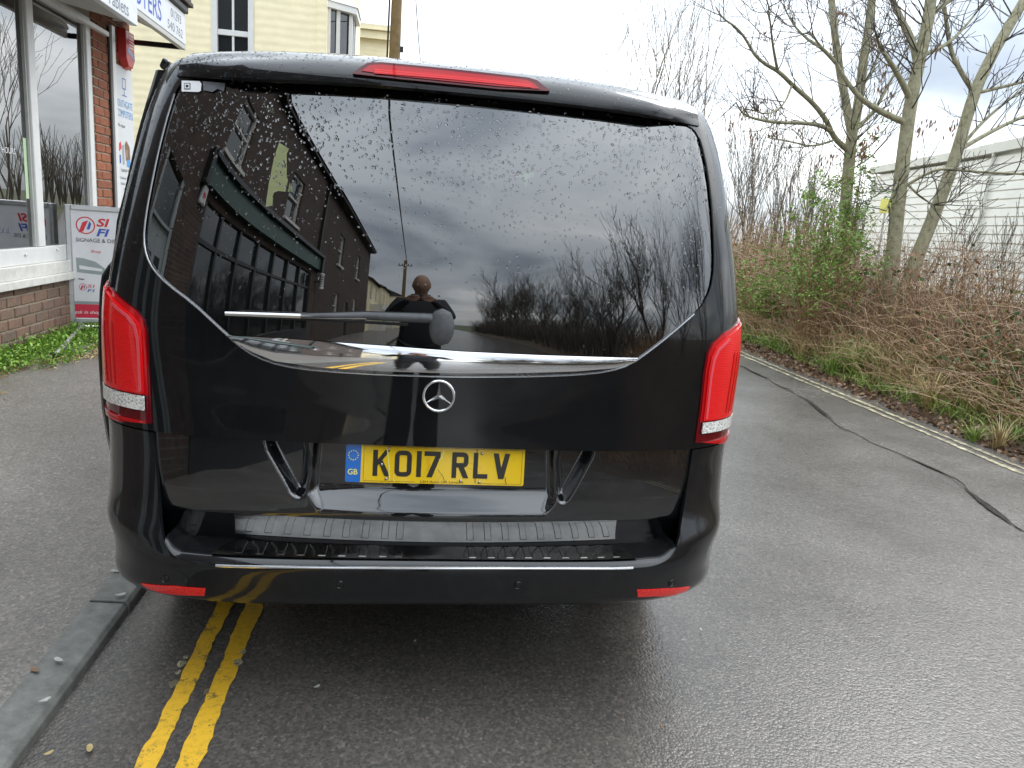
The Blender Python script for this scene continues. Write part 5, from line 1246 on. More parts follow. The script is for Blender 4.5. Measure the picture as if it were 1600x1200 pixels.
def ring2(c, r, w_, m_):
    n = 32; V = [(c[0]+r*math.cos(6.2832*i/n), -.0197, c[1]+r*math.sin(6.2832*i/n)) for i in range(n)]+[(c[0]+(r-w_)*math.cos(6.2832*i/n), -.0197, c[1]+(r-w_)*math.sin(6.2832*i/n)) for i in range(n)]
    meshobj('logo_ring', V, [(i, (i+1) % n, n+(i+1) % n, n+i) for i in range(n)], m_, pan)
for c, r in ((sgl((134, 352)), 13.5*u), (sgl((130, 448)), 5.5*u)):
    ring2(c, r, r*.13, M['red_txt']); sp_poly('logo_bar', [(c[0]-.75*r, c[1]-.85*r), (c[0]-.25*r, c[1]-.7*r), (c[0]+.3*r, c[1]+.6*r), (c[0]-.3*r, c[1]+.35*r)], M['red_txt'], .0199); sp_poly('logo_bar', [(c[0]+.1*r, c[1]-.45*r), (c[0]+.4*r, c[1]-.45*r), (c[0]+.6*r, c[1]+.2*r), (c[0]+.42*r, c[1]+.5*r)], M['blue_txt'], .0201)
sp_poly('printed_car_window', PX((119, 402), (130, 403), (150, 409), (165, 420), (165, 430), (121, 425)), M['poster_grey'], .0195); sp_poly('printed_window_shine', PX((124, 414), (160, 420), (160, 424), (125, 420)), M['poster'], .0199); sp_poly('printed_handle', PX((123, 434.5), (132, 435.5), (132, 437), (123, 436)), M['black_txt'], .0195)
MB().tube([(.0, 0, .06), (.0, 0, zb_+.002)], .035, 14).build('post', M['steel_tube'], sgn, smooth=True)
foot = sgl((85, 557)); fo = onZ((85, 557), zp+.02)-np.array(sgn.location); Rz = Matrix.Rotation(-RAD(14), 3, 'Z'); fl_ = Rz @ Vector(fo)
for k, e_ in enumerate((fl_, Vector((-fl_.x*1.1, -.12, .02)), Vector((-.3, .3, .02)), Vector((.33, .35, .02)))):
    e_ = Vector(e_); e_.z = .025; d = (e_-Vector((0, 0, .07))).normalized(); MB().tube([Vector((0, 0, .075)), e_], .019, 10).build('leg', M['steel_tube'], sgn, smooth=True); MB().tube([e_-d*.05, e_+d*.02], .022, 10).build('rubber_foot', M['rubber'], sgn)
# ---- weeds along the wall foot
def blades(n, fn, seed):
    """many small leaves: fn(r) -> base, direction, length, width ; returns arrays of bent quads"""
    r = random.Random(seed); V = []; Q = []
    for _ in range(n):
        b, d, l, w_ = fn(r); b = Vector(b); d = Vector(d).normalized(); s_ = d.cross(Vector((r.uniform(-1, 1), r.uniform(-1, 1), r.uniform(-.3, .3)))).normalized()*w_/2; m_ = b+d*l*.5+Vector((0, 0, l*.08)); e_ = b+d*l-Vector((0, 0, l*.12))
        k = len(V); V += [b-s_*.3, b+s_*.3, m_+s_, m_-s_, e_]; Q += [(k, k+1, k+2, k+3), (k+3, k+2, k+4, k+4)]
    return V, Q
def leafmesh(name, V, Q, m_, parent=None): return meshobj(name, V, [q if q[2] != q[3] else q[:3] for q in Q], m_, parent)
def fw_(r):
    y = r.uniform(3.2, 7.4); wdt = .12+.50*max(0, min(1, (y-3.0)/1.6))*(.8+.2*math.sin(y*5)) if y < 5.2 else .42+.06*math.sin(y*7)
    x = WX+.01+abs(r.gauss(0, .45))*wdt; x = min(x, WX+wdt); z = pave_z(x); h = .04+.10*r.random()*(1-(x-WX)/.8)
    return (x, y, z+r.random()*h), (r.uniform(-1, 1), r.uniform(-1, 1), r.uniform(.1, 1.1)), r.uniform(.016, .042), r.uniform(.010, .024)
V, Q = blades(9500, fw_, 4); tag(leafmesh('wall_foot_weeds', V, Q, M['weed']), 'low bright green weeds along the foot of the shop wall', 'weeds', kind='stuff')
def fs_(r):
    y = r.uniform(3.0, 5.4); x = WX+.34+.18*math.sin(y*3)+r.gauss(0, .07); return (x, y, pave_z(x)+.012*r.random()), (r.uniform(-1, 1), r.uniform(-1, 1), r.uniform(0, .25)), r.uniform(.03, .09), r.uniform(.005, .012)
V, Q = blades(700, fs_, 5); tag(leafmesh('dry_grass', V, Q, M['straw']), 'dry straw at the edge of the weeds on the pavement', 'straw', kind='stuff')
def dock(c, label):
    e_ = empty('dock_plant', c, 0, label, 'plant'); r = random.Random(8); V = []; Fc = []
    for k in range(11):
        a = r.uniform(0, 6.28); l = r.uniform(.09, .16); w_ = l*.5; d = Vector((math.cos(a), math.sin(a), r.uniform(.3, .9))).normalized(); s_ = d.cross(Vector((0, 0, 1))).normalized(); b = len(V)
        for t, ww in ((0, .1), (.25, .8), (.55, 1.), (.85, .55), (1, .05)):
            p = d*l*t+Vector((0, 0, .03-.05*t*t)); V += [p-s_*w_*.5*ww, p+Vector((0, 0, -.008*ww)), p+s_*w_*.5*ww]
        for q in range(4):
            for z in range(2): Fc.append((b+q*3+z, b+q*3+z+1, b+q*3+z+4, b+q*3+z+3))
    meshobj('leaf_rosette', V, Fc, M['bleaf'], e_, smooth=True); MB().tube([(0, 0, -.02), (0, 0, .05)], .006, 5).build('stem', M['shrub_stem'], e_)
p = onZ((12, 562), .17); dock((p[0], p[1], .165), 'dark green broad-leaved weed at the left end of the wall foot'); p = onZ((30, 552), .17); dock((p[0]-.02, p[1], .165), 'smaller dark leafy weed among the bright weeds by the wall')
# ================================================================== RIGHT: thicket, ash trees, warehouse
class TW:
    """fast tube collector (few sides) for twigs and canes"""
    def __init__(s, n=4): s.V = []; s.Q = []; s.n = n
    def tube(s, pts, r0, r1, n=None):
        n = n or s.n; k = len(pts); P_ = np.array(pts, float); T_ = np.gradient(P_, axis=0); T_ /= np.linalg.norm(T_, axis=1, keepdims=True)+1e-9
        ref = np.array([.31, .52, .79]) if abs(T_[0] @ np.array([.31, .52, .79])) < .9 else np.array([.9, -.3, .1])
        A = np.cross(T_, ref); A /= np.linalg.norm(A, axis=1, keepdims=True)+1e-9; B = np.cross(T_, A); rr = np.linspace(r0, r1, k)[:, None] if not hasattr(r0, '__len__') else np.array(r0)[:, None]
        b = len(s.V)
        for i in range(k):
            for j in range(n): q = 6.28319*j/n; s.V.append(P_[i]+rr[i]*(math.cos(q)*A[i]+math.sin(q)*B[i]))
        for i in range(k-1):
            for j in range(n): s.Q.append((b+i*n+j, b+i*n+(j+1) % n, b+(i+1)*n+(j+1) % n, b+(i+1)*n+j))
    def build(s, name, m_, parent=None, smooth=True): return npmesh(name, s.V, s.Q, m_, parent, smooth)
def grow(tw, p, d, L, r, depth, rg, up=.25, split=(2, 3), spread=.55, minr=.002, droop=0., col=None, wob=.12):
    """recursive bare branch"""
    k = 5 if depth > 1 else 4; pts = [np.array(p)]; d = np.array(d)/np.linalg.norm(d)
    for i in range(k):
        d = d+np.array([rg.gauss(0, wob), rg.gauss(0, wob), rg.gauss(0, wob)+up*.12-droop*.1]); d /= np.linalg.norm(d); pts.append(pts[-1]+d*L/k)
    tw.tube(pts, r, max(minr, r*.55), 5 if r > .02 else 3)
    if col is not None: col.append((pts[-1], d, depth))
    if depth <= 0: return
    for _ in range(rg.randint(*split)):
        i = rg.randint(2, k); a = rg.uniform(0, 6.28); o = np.cross(d, [math.cos(a), math.sin(a), .3]); o /= np.linalg.norm(o)+1e-9
        nd = d*(1-spread*.5)+o*spread*rg.uniform(.6, 1.3)+np.array([0, 0, up*.3]); grow(tw, pts[i], nd, L*rg.uniform(.55, .82), max(minr, r*rg.uniform(.45, .62)), depth-1, rg, up, split, spread, minr, droop, col, wob)
    nd = d+np.array([rg.gauss(0, .12), rg.gauss(0, .12), up*.2]); grow(tw, pts[-1], nd, L*.8, max(minr, r*.55), depth-1, rg, up, split, spread, minr, droop, col, wob)
def seeds_mesh(tw_pts, parent, rg, size=.075):
    V = []; Fc = []
    for c in tw_pts:
        for _ in range(rg.randint(14, 22)):
            b = Vector(c)+Vector((rg.gauss(0, size*.45), rg.gauss(0, size*.45), rg.gauss(-size*.4, size*.6))); d = Vector((rg.uniform(-.3, .3), rg.uniform(-.3, .3), -1)).normalized(); s_ = Vector((rg.uniform(-1, 1), rg.uniform(-1, 1), 0)).normalized()*.010; k = len(V)
            V += [b-s_*.5, b+s_*.5, b+d*.03+s_, b+d*.06, b+d*.03-s_]; Fc.append((k, k+1, k+2, k+3, k+4))
        o = meshobj('seed_cluster', V, Fc, M['ashkey'], parent); o['kind'] = 'stuff'; V = []; Fc = []
def limb3(pxs, Ya, Yb):
    n = len(pxs); return [onY(p, Ya+(Yb-Ya)*i/max(1, n-1)) for i, p in enumerate(pxs)]
def smoothline(pts, k=2):
    p = [np.array(q, float) for q in pts]
    for _ in range(k):
        o = [p[0]]
        for i in range(len(p)-1): o += [.75*p[i]+.25*p[i+1], .25*p[i]+.75*p[i+1]]
        p = o+[p[-1]]
    return p
def ash(name, label, trunks, limbs, seeds, seed, Yb, nt=1.):
    """trunks / limbs: (px list, radius start px, radius end px, depth drift)"""
    rg = random.Random(seed); base = onY(trunks[0][0][0], Yb); e_ = empty(name, (base[0], base[1], verge_z(base[0], base[1])), 0, label, 'tree', 'ash trees on the verge')
    inv = Matrix.Translation(-e_.location); tw = TW(4); ends = []
    sc_ = (Yb+2.0)*1.02/F_PX
    for pxs, r0, r1, dr in trunks:
        pts = smoothline(limb3(pxs, Yb, Yb+dr)); pts[0] = pts[0]-np.array([0, 0, .25]); t_ = TW(12); k = len(pts); rad = np.linspace(r0, r1, k)*sc_*.88; rad[0] *= 1.25; t_.tube(pts, rad, None, 12); o = t_.build('trunk', M['ash_bark'], e_); o.matrix_parent_inverse = inv
        ends.append((pts, r1*sc_*.88))
        for _ in range(int(14*nt)):
            i = rg.randint(int(k*.55), k-1); a = rg.uniform(0, 6.28); grow(tw, pts[i], (math.cos(a), math.sin(a), .6), rg.uniform(.35, .7), .012, 2, rg, .35, (1, 2), .5, .0034)
    def pxof(p):
        d = np.asarray(p)-CAM_POS; z = d @ _f; return np.array([800+F_PX*(d @ CR)/z, 600-F_PX*(d @ CU)/z])
    lends = []; pool = [q for pts, _ in ends for q in pts]
    for pxs, r0, r1, dr in limbs:
        near = min(pool, key=lambda q: float(np.linalg.norm(pxof(q)-np.array(pxs[0])))); Ys = float(near[1])
        if 0 <= pxs[-1][1] and pxs[-1][0] < 1590: r1 = min(r1, .9)
        l3 = limb3(pxs, Ys, Ys+dr); l3[0] = np.array(near); pts = smoothline(l3); pool += pts; k = len(pts); lends.append((pts, r1*.8*sc_)); t_ = TW(8); t_.tube(pts, np.linspace(r0*.8, r1*.8, k)*sc_, None, 8); o = t_.build('limb', M['ash_bark'], e_); o.matrix_parent_inverse = inv
        for _ in range(int(12*nt)):
            i = rg.randint(int(k*.25), k-1); d = np.array(pts[min(i+1, k-1)])-np.array(pts[max(i-1, 0)]); d /= np.linalg.norm(d)+1e-9; a = np.array([rg.gauss(0, .5), rg.gauss(0, .5), rg.gauss(.3, .5)]); grow(tw, pts[i], d*.6+a, rg.uniform(.2, .5), .009, rg.choice((1, 2, 2)), rg, .3, (1, 2), .6, .0034)
    for pts, rr_ in ends+lends:
        if pxof(pts[-1])[1] < 0 or pxof(pts[-1])[0] > 1595:
            d = np.array(pts[-1])-np.array(pts[-3]); grow(tw, pts[-1], d, 1.5, rr_, 4, rg, .5, (1, 2), .45, .0034)
    o = tw.build('crown', M['twig_dark'], e_); o.matrix_parent_inverse = inv
    seeds_mesh([onY(p, Yb+rg.uniform(-.1, .2)) for p in seeds], e_, rg)
    for c in e_.children:
        if c.name.startswith('seed_cluster'): c.matrix_parent_inverse = inv
    return e_
YB_ = float(on_verge((1385, 520))[1])
ash('ash_tree', 'twin-stemmed ash tree with straight and leaning grey trunks on the verge', 
    [([(1378, 530), (1392, 430), (1402, 330), (1412, 240), (1422, 165), (1436, 95), (1450, 35), (1458, -30)], 14, 9, .2), ([(1388, 530), (1425, 420), (1462, 330), (1492, 250), (1520, 150), (1545, 95), (1580, 35), (1612, -20)], 13, 8, .5)],
    [([(1407, 198), (1370, 172), (1340, 150), (1318, 120), (1305, 95), (1280, 70), (1264, 48)], 7, 2, .1), ([(1418, 152), (1400, 110), (1375, 75), (1365, 40)], 8, 4, -.3), ([(1432, 105), (1425, 60), (1408, 30), (1395, 0), (1385, -20)], 8, 4, .3), ([(1440, 90), (1480, 70), (1510, 40), (1540, 0)], 5, 3, .4), ([(1500, 228), (1540, 210), (1580, 190), (1610, 178)], 5, 3, .5), ([(1497, 230), (1530, 195), (1570, 160), (1605, 135)], 4, 2, .3), ([(1524, 140), (1500, 110), (1485, 80), (1478, 30), (1472, -10)], 6, 3, .2),
     ([(1412, 290), (1440, 275), (1470, 262), (1520, 268), (1600, 272)], 3.5, 2, -.4), ([(1448, 30), (1470, 10), (1500, -10)], 6, 4, .2), ([(1530, 140), (1570, 135), (1610, 125)], 4, 2.5, .1), ([(1410, 270), (1395, 300), (1385, 330)], 2.5, 1.5, -.2), ([(1416, 285), (1440, 310), (1470, 325), (1500, 300)], 2.5, 1.2, -.3)],
    [(1368, 60), (1466, 70), (1378, 135), (1396, 145), (1387, 170), (1348, 228), (1370, 205), (1438, 195), (1494, 192), (1352, 235), (1458, 190), (1383, 110)], 3, YB_, 1.)
YA_ = YB_+1.6
ash('ash_tree', 'forked ash tree with long drooping left branches hung with seed keys', 
    [([(1306, 520), (1316, 400), (1322, 310), (1328, 240), (1332, 205)], 12, 9, 0.)],
    [([(1332, 210), (1322, 160), (1312, 110), (1305, 60), (1300, 10), (1298, -20)], 9, 6, .3), ([(1333, 208), (1342, 160), (1348, 100), (1358, 40), (1364, -20)], 10, 7, .1), ([(1319, 232), (1302, 215), (1293, 190), (1270, 160), (1240, 135), (1218, 112), (1195, 100), (1178, 85), (1165, 60), (1150, 42), (1128, 28), (1118, 10)], 6, 2, -.6), ([(1297, 208), (1285, 196), (1255, 192), (1215, 192), (1180, 186), (1160, 178), (1150, 160)], 5, 2, -.8), ([(1335, 205), (1362, 180), (1385, 140), (1405, 100), (1420, 70)], 5, 2.5, .6), ([(1218, 112), (1208, 75), (1204, 40), (1200, 5)], 3, 1.5, -.6), ([(1309, 100), (1285, 75), (1262, 62), (1240, 40), (1222, 5)], 4.5, 2, .2), ([(1298, 226), (1270, 230), (1240, 222), (1200, 215)], 2.5, 1.2, -.5), ([(1345, 140), (1365, 110), (1375, 70)], 4, 2, .3), ([(1240, 135), (1225, 165), (1200, 180), (1175, 172)], 2.2, 1.2, -.7)],
    [(1199, 52), (1315, 15), (1321, 18), (1300, 75), (1160, 172), (1172, 173), (1187, 165), (1196, 152), (1205, 174), (1178, 205), (1209, 205), (1233, 225), (1252, 200), (1350, 220), (1348, 232), (1283, 250), (1145, 193), (1315, 280), (1300, 245)], 5, YA_, 1.)
# ---- warehouse with boarded cladding
wa = RAD(9.9); wd0 = np.array([10.2, 10.]); wdir = np.array([math.sin(wa), math.cos(wa)])
wh = empty('warehouse', (wd0[0], wd0[1], 0), -wa, 'long off-white clad warehouse behind the ash trees', 'warehouse')
# local axes: x' to the right of the wall direction, y' along it
zE = float(onY((1450, 254), float(wd0[1]+wdir[1]*3.2))[2]); zP = float(onY((1600, 227), 10.)[2])
b_h = .155; ytip = 6.35; ystart = -7.
def top_at(y): return zE if y > 1.55 else zE+(1.55-y)*(zP-zE)/1.55*1.02
k = 0; z = .2
while z < zE+1.6:
    z1 = z+b_h; y_hi = ytip; y0 = ystart
    if z1 > zE: 
        y_hi = 1.55-(z1-zE)/((zP-zE)/1.55*1.02)
        if y_hi < y0+.3: break
    MB().add([(0, y0, z), (0, y_hi, z), (-.013, y_hi, z+.016), (-.013, y0, z+.016), (-.004, y0, z1-.004), (-.004, y_hi, z1-.004), (.03, y0, z), (.03, y_hi, z), (.03, y0, z1-.004), (.03, y_hi, z1-.004)], [(0, 3, 2, 1), (3, 4, 5, 2), (4, 8, 9, 5), (0, 1, 7, 6), (6, 7, 9, 8), (1, 2, 5, 9, 7), (0, 6, 8, 4, 3)]).build('cladding_board', M['clad'], wh)
    z = z1; k += 1
box('wall_core', (.031, ystart, 0), (.3, ytip-.002, zE-.05), M['clad'], wh); box('end_wall', (.301, ytip-.3, 0), (9, ytip-.001, zE-.05), M['clad'], wh)
box('eaves_flashing', (-.08, 1.55, zE), (.3, ytip+.08, zE+.16), M['clad_trim'], wh)
sl_ = (zP-zE)/1.55*1.02
MB().prism([(1.548, zE-.0), (1.548, zE+.17), (ystart, zE+.17+sl_*(1.548-ystart)), (ystart, zE+sl_*(1.548-ystart))], 0, -.09, .3).build('verge_flashing', M['clad_trim'], wh)
MB().add([(-.05, 1.5, zE+.161), (9, 1.5, zE+1.4), (9, ytip, zE+1.4), (-.05, ytip+.05, zE+.161)], [(0, 1, 2, 3)]).build('roof_sheet', M['clad_trim'], wh)
p = onY((1521, 270), 10.9); MB().tube([(-.06, 1.05, .2), (-.06, 1.05, zE+.2)], .03, 8).build('downpipe', M['clad_trim'], wh, smooth=True)
yl = empty('yellow_notice', tuple(onY((1386, 322), 12.5)), 0, 'small yellow notice glimpsed between the trunks near the warehouse', 'sign')
box('panel', (-.14, 0, -.14), (.14, .02, .14), M['plate_gold'], yl); MB().tube([(0, .03, -2.2), (0, .03, .1)], .02, 6).build('post', M['steel_tube'], yl)
# ---- bramble thicket (one mass)
rg = random.Random(12)
def thicket_h(x, y): 
    t = x-4.5-bend(y); return .22+.72*min(1, max(0, (t-.35)/.7))*(1+.045*max(0,y-4))+.16*math.sin(y*1.3+x)*min(1, max(0, t-.6))
tw = TW(3); N_C = 12000; cnt = 0
while cnt < N_C:
    y = rg.uniform(-9, 22) if rg.random() < .8 else rg.uniform(1, 12); t = .42+abs(rg.gauss(0, .9)) if rg.random() < .75 else rg.uniform(.6, 5); x = 4.5+bend(y)+t
    if t > 6: continue
    z0 = verge_z(x, y); h = thicket_h(x, y)*rg.uniform(.45, 1.1); a = rg.uniform(0, 6.28); L = rg.uniform(.3, .9); lean = rg.uniform(.1, .6)
    d = np.array([math.cos(a), math.sin(a), 0.]); b = np.array([x, y, z0-.03]); kind = rg.random()
    if kind < .55:   # arching cane
        pts = [b+d*L*u_+np.array([rg.gauss(0, .02), rg.gauss(0, .02), h*(1-(1-u_*1.25)**2)*1.0 if u_ > 0 else 0]) for u_ in (0, .2, .4, .6, .8, 1.)]
    elif kind < .85: # fairly straight stem
        pts = [b+d*L*.35*u_+np.array([rg.gauss(0, .025), rg.gauss(0, .025), h*u_]) for u_ in (0, .3, .6, 1.)]
    else:            # tangle lying across
        zc_ = z0+h*rg.uniform(.3, .9); pts = [np.array([x, y, zc_])+d*L*u_+np.array([rg.gauss(0, .04), rg.gauss(0, .04), rg.gauss(0, .05)]) for u_ in (0, .3, .6, 1.)]
    tw.tube(pts, rg.uniform(.0025, .0055), .0016, 3); cnt += 1
o = tw.build('bramble_canes', M['bramble'], None, False); tag(o, 'red-brown mass of leafless bramble canes along the right verge', 'brambles', kind='stuff')
def fb_(r):
    y = r.uniform(-4, 14); t = .5+abs(r.gauss(0, .9)); x = 4.5+bend(y)+t; z = verge_z(x, y)+thicket_h(x, y)*r.uniform(.05, .95)
    cl = math.sin(x*4.1+y*2.3)+math.sin(y*3.7-x*1.9)
    if cl < .1 and r.random() < .8: y = r.uniform(1.5, 4.5); t = .5+abs(r.gauss(0, .7)); x = 4.5+bend(y)+t; z = verge_z(x, y)+thicket_h(x, y)*r.uniform(.02, .8)
    return (x, y, z), (r.uniform(-1, 1), r.uniform(-1, 1), r.uniform(-.5, .6)), r.uniform(.025, .075), r.uniform(.02, .05)
V, Q = blades(9000, fb_, 14); tag(leafmesh('bramble_leaves', V, Q, M['bleaf']), 'scattered green and russet leaves in the brambles', 'leaves', kind='stuff')
# dead grass along the road edge
def fd_(r):
    y = r.uniform(0, 16); t = .35+abs(r.gauss(0, .45)); x = 4.5+bend(y)+t; 
    return (x, y, verge_z(x, y)), (r.gauss(0, .6), r.gauss(0, .6), 1), r.uniform(.15, .55), r.uniform(.005, .010)
V, Q = blades(8000, fd_, 15); tag(leafmesh('dead_grass', V, Q, M['straw']), 'pale dead grass stems fringing the road edge', 'grass', kind='stuff')
def fg_(r):
    y = r.uniform(0, 16); g_ = math.sin(y*1.7)+math.sin(y*4.3+1); t = .2+abs(r.gauss(0, .55)); x = 4.5+bend(y)+t
    return (x, y, verge_z(x, y)), (r.gauss(0, .7), r.gauss(0, .7), 1), r.uniform(.05, .2)*(1+.5*(g_ > 0)), r.uniform(.006, .012)
V, Q = blades(11000, fg_, 16); tag(leafmesh('verge_grass', V, Q, M['grass']), 'short green grass at the foot of the brambles', 'grass', kind='stuff')
def fl2(r):
    y = r.uniform(-2, 16); t = abs(r.gauss(.12, .28)); x = 4.46+bend(y)+t
    return (x, y, verge_z(x, y)+.006+.01*r.random()), (r.uniform(-1, 1), r.uniform(-1, 1), r.uniform(-.05, .25)), r.uniform(.03, .07), r.uniform(.02, .04)
V, Q = blades(6500, fl2, 17); tag(leafmesh('leaf_litter', V, Q, M['litter']), 'brown leaf litter banked along the road edge', 'leaf litter', kind='stuff')
# individual tussocks and low plants that stand out
def tussock(px, n, l, mt, label, seed, wd_=.011, sp=.55):
    p = on_verge(px); e_ = empty('grass_tussock', (p[0], p[1], p[2]-.01), 0, label, 'grass'); r = random.Random(seed); V = []; Fc = []
    for _ in range(n):
        a = r.uniform(0, 6.28); ln = l*r.uniform(.5, 1.15); lean = sp*r.uniform(.3, 1.5); d = Vector((math.cos(a), math.sin(a), 0)); s_ = Vector((-math.sin(a), math.cos(a), 0))*wd_*.5; b = d*r.uniform(0, .07); k = len(V)
        for u_ in (0, .35, .7, 1.): c = b+d*ln*lean*u_*u_+Vector((0, 0, ln*(u_-.42*lean*u_*u_))); w_ = 1-u_*.92; V += [c-s_*w_, c+s_*w_]
        for q in range(3): Fc.append((k+2*q, k+2*q+1, k+2*q+3, k+2*q+2))
    meshobj('blades', V, Fc, mt, e_)['kind'] = 'stuff'
tussock((1335, 588), 150, .50, M['grass'], 'large arching green grass tussock below the twin ash trunks', 1); tussock((1300, 585), 90, .40, M['grass'], 'smaller green tussock left of the large arching one', 2)
tussock((1375, 590), 70, .42, M['grass'], 'green tussock right of the large arching one', 9); tussock((1450, 640), 110, .45, M['straw'], 'straw coloured tussock on the verge to the right of the green ones', 3); tussock((1520, 690), 80, .22, M['grass'], 'short bright grass tuft at the road edge near the right margin', 4); tussock((1210, 545), 100, .30, M['grass'], 'grass tuft at the road edge just right of the van lamp', 5); tussock((1250, 560), 80, .45, M['straw'], 'straw tuft under the tan shrub stems', 6); tussock((1560, 700), 60, .35, M['straw'], 'dry grass tuft nearest the right margin', 7)
# ---- leafy shrubs in front of the ash trunks
def shrub(px, label, seed, hgt, wid, nst, nl, Yoff=0., stems=True, lean=0.):
    p = on_verge(px); e_ = empty('leafy_shrub', (p[0], p[1]+Yoff, p[2]), 0, label, 'shrub'); r = random.Random(seed); tw = TW(4); tips = []
    for _ in range(nst):
        a = r.uniform(0, 6.28); q = r.uniform(0, wid); end = np.array([math.cos(a)*q+lean, math.sin(a)*q*.6, hgt*r.uniform(.45, 1.05)]); st_ = np.array([math.cos(a)*.12*r.random(), math.sin(a)*.1, -.05])
        pts = [st_+(end-st_)*u_+np.array([r.gauss(0, .02), r.gauss(0, .02), .10*hgt*math.sin(math.pi*u_)]) for u_ in (0, .2, .4, .6, .8, 1.)]; tw.tube(pts, r.uniform(.005, .010), .0025, 4); tips.append(pts)
        for _ in range(4):
            i = r.randint(2, 5); d = np.array([r.gauss(0, .6), r.gauss(0, .6), r.gauss(.4, .4)]); sub = [pts[i]+d*u_*.35*r.uniform(.5, 1) for u_ in (0, .5, 1.)]; tw.tube(sub, .003, .0015, 3); tips.append(sub)
    tw.build('stems', M['shrub_stem'], e_)
    def fn(rr):
        t_ = rr.choice(tips); i = rr.randint(max(0, len(t_)-3), len(t_)-1) if len(t_) > 3 else rr.randint(0, len(t_)-1); c = t_[i]+np.array([rr.gauss(0, .035), rr.gauss(0, .035), rr.gauss(0, .04)]); return tuple(c), (rr.uniform(-1, 1), rr.uniform(-1, 1), rr.uniform(-.5, .8)), rr.uniform(.03, .075), rr.uniform(.013, .026)
    V, Q = blades(nl, fn, seed+1); o = leafmesh('foliage', V, Q, M['shrub_leaf'], e_); o['kind'] = 'stuff'; return e_
shrub((1285, 560), 'tall leafy green shrub with tan stems around the forked ash', 31, 2.0, .95, 46, 3000, .4)
shrub((1350, 540), 'tall green shrub between the two ash trees', 33, 2.5, .5, 26, 2400, .8, lean=-.05)
shrub((1215, 530), 'low green shrub next to the right tail lamp', 35, 1.0, .8, 30, 2400, .4)
shrub((1190, 500), 'ivy covered dead stump far along the verge', 37, 2.2, .22, 10, 900, 6.)
# ---- slender bare saplings behind
def sapling(px, Y, h, label, seed, depth=3, m_='twig_bg', r0=.03, spread=.4, up=.9, nstem=5, group='bare saplings beyond the verge'):
    p = onY(px, Y); zg = verge_z(p[0], p[1]) if p[0] < 19 else .6; e_ = empty('bare_tree', (p[0], Y, zg), 0, label, 'tree', group); rg_ = random.Random(seed); tw = TW(3)
    for _ in range(nstem):
        a = rg_.uniform(0, 6.28); grow(tw, (rg_.gauss(0, .15), rg_.gauss(0, .15), -.1), (math.cos(a)*.28, math.sin(a)*.28, 1), h*.42, r0, depth, rg_, up, (2, 3), spread, .0025+.00016*Y)
    tw.build('crown', M[m_], e_); t_ = TW(7); t_.tube([(0, 0, -.3), (.02, 0, .25), (.0, .02, .6)], r0*2.2, r0*1.2, 7); t_.build('trunk', M[m_], e_)
sapling((1175, 330), 22, 4.8, 'bare twiggy sapling clump right beside the van corner', 41); sapling((1225, 330), 24, 4.6, 'bare twiggy clump left of the green shrub', 42); sapling((1275, 340), 20, 3.4, 'bare twiggy clump behind the green shrub', 43); sapling((1150, 320), 34, 5.0, 'farther bare clump partly behind the van corner', 44)
sapling((1510, 400), 8.6, 1.5, 'small bare twiggy bush in front of the warehouse wall', 45, 3, 'twig_bg', .009, .45, .9, 3)
sapling((1590, 400), 8.0, 1.3, 'thin bare bush at the right margin before the warehouse', 46, 2, 'twig_bg', .007, .35, 1.2, 2)
sapling((1040, 200), 24, 9.0, 'bare tree standing behind the van roof', 47, 3, 'twig_bg', .045, .46, .9, 6)
sapling((985, 200), 27, 8.2, 'smaller bare tree behind the van roof, left of the taller one', 48, 3, 'twig_bg', .035, .5, .8, 4)
# a few leaves and scraps lying on the pavement and road
for i, (px, mt, nm, lab) in enumerate((((92, 1032), 'wetleaf', 'fallen_leaf', 'pale wet leaf on the kerb edge, middle one'), ((188, 930), 'wetleaf', 'fallen_leaf', 'pale wet leaf on the kerb close to the bumper'), ((181, 893), 'wetleaf', 'fallen_leaf', 'pale leaf on the pavement beside the bumper corner'), ((70, 1095), 'wetleaf', 'fallen_leaf', 'large pale leaf on the nearest kerb joint'), ((76, 1178), 'straw', 'fallen_leaf', 'tan leaf lying in the gutter at the bottom left'), ((140, 1171), 'straw', 'fallen_leaf', 'small orange leaf scrap near the left yellow line'), ((55, 1048), 'litter', 'fallen_leaf', 'brown leaf on the pavement behind the kerb'), ((648, 1003), 'wetleaf', 'fallen_leaf', 'white scrap on the road behind the bumper centre'), ((495, 1074), 'wetleaf', 'fallen_leaf', 'white scrap on the road right of the yellow lines'), ((1095, 985), 'wetleaf', 'fallen_leaf', 'white scrap on the road right of the van'), ((1034, 1136), 'litter', 'fallen_leaf', 'brown leaf on the road near the bottom edge'), ((26, 632), 'litter', 'fallen_leaf', 'brown leaves lying on the pavement by the weeds'))):
    zc_ = 0.; p = onZ(px, .008)
    if p[0] < KX: zz2 = pave_z(p[0]) if p[0] < KX-.13 else .05; p = onZ(px, zz2+.004)
    r = random.Random(i); a = r.uniform(0, 3.1); l = r.uniform(.012, .02)*(.6 if px[0] > 480 else 1); V = []
    for q in range(9): b = 6.2832*q/9; ex = l*math.cos(b); ey_ = l*.45*math.sin(b)*(1+.3*math.cos(b)); V.append((p[0]+ex*math.cos(a)-ey_*math.sin(a), p[1]+ex*math.sin(a)+ey_*math.cos(a), p[2]+.002+.004*abs(math.cos(b))))
    tag(meshobj(nm, V, [tuple(range(9))], M[mt]), lab, 'leaf', 'scraps on the ground')

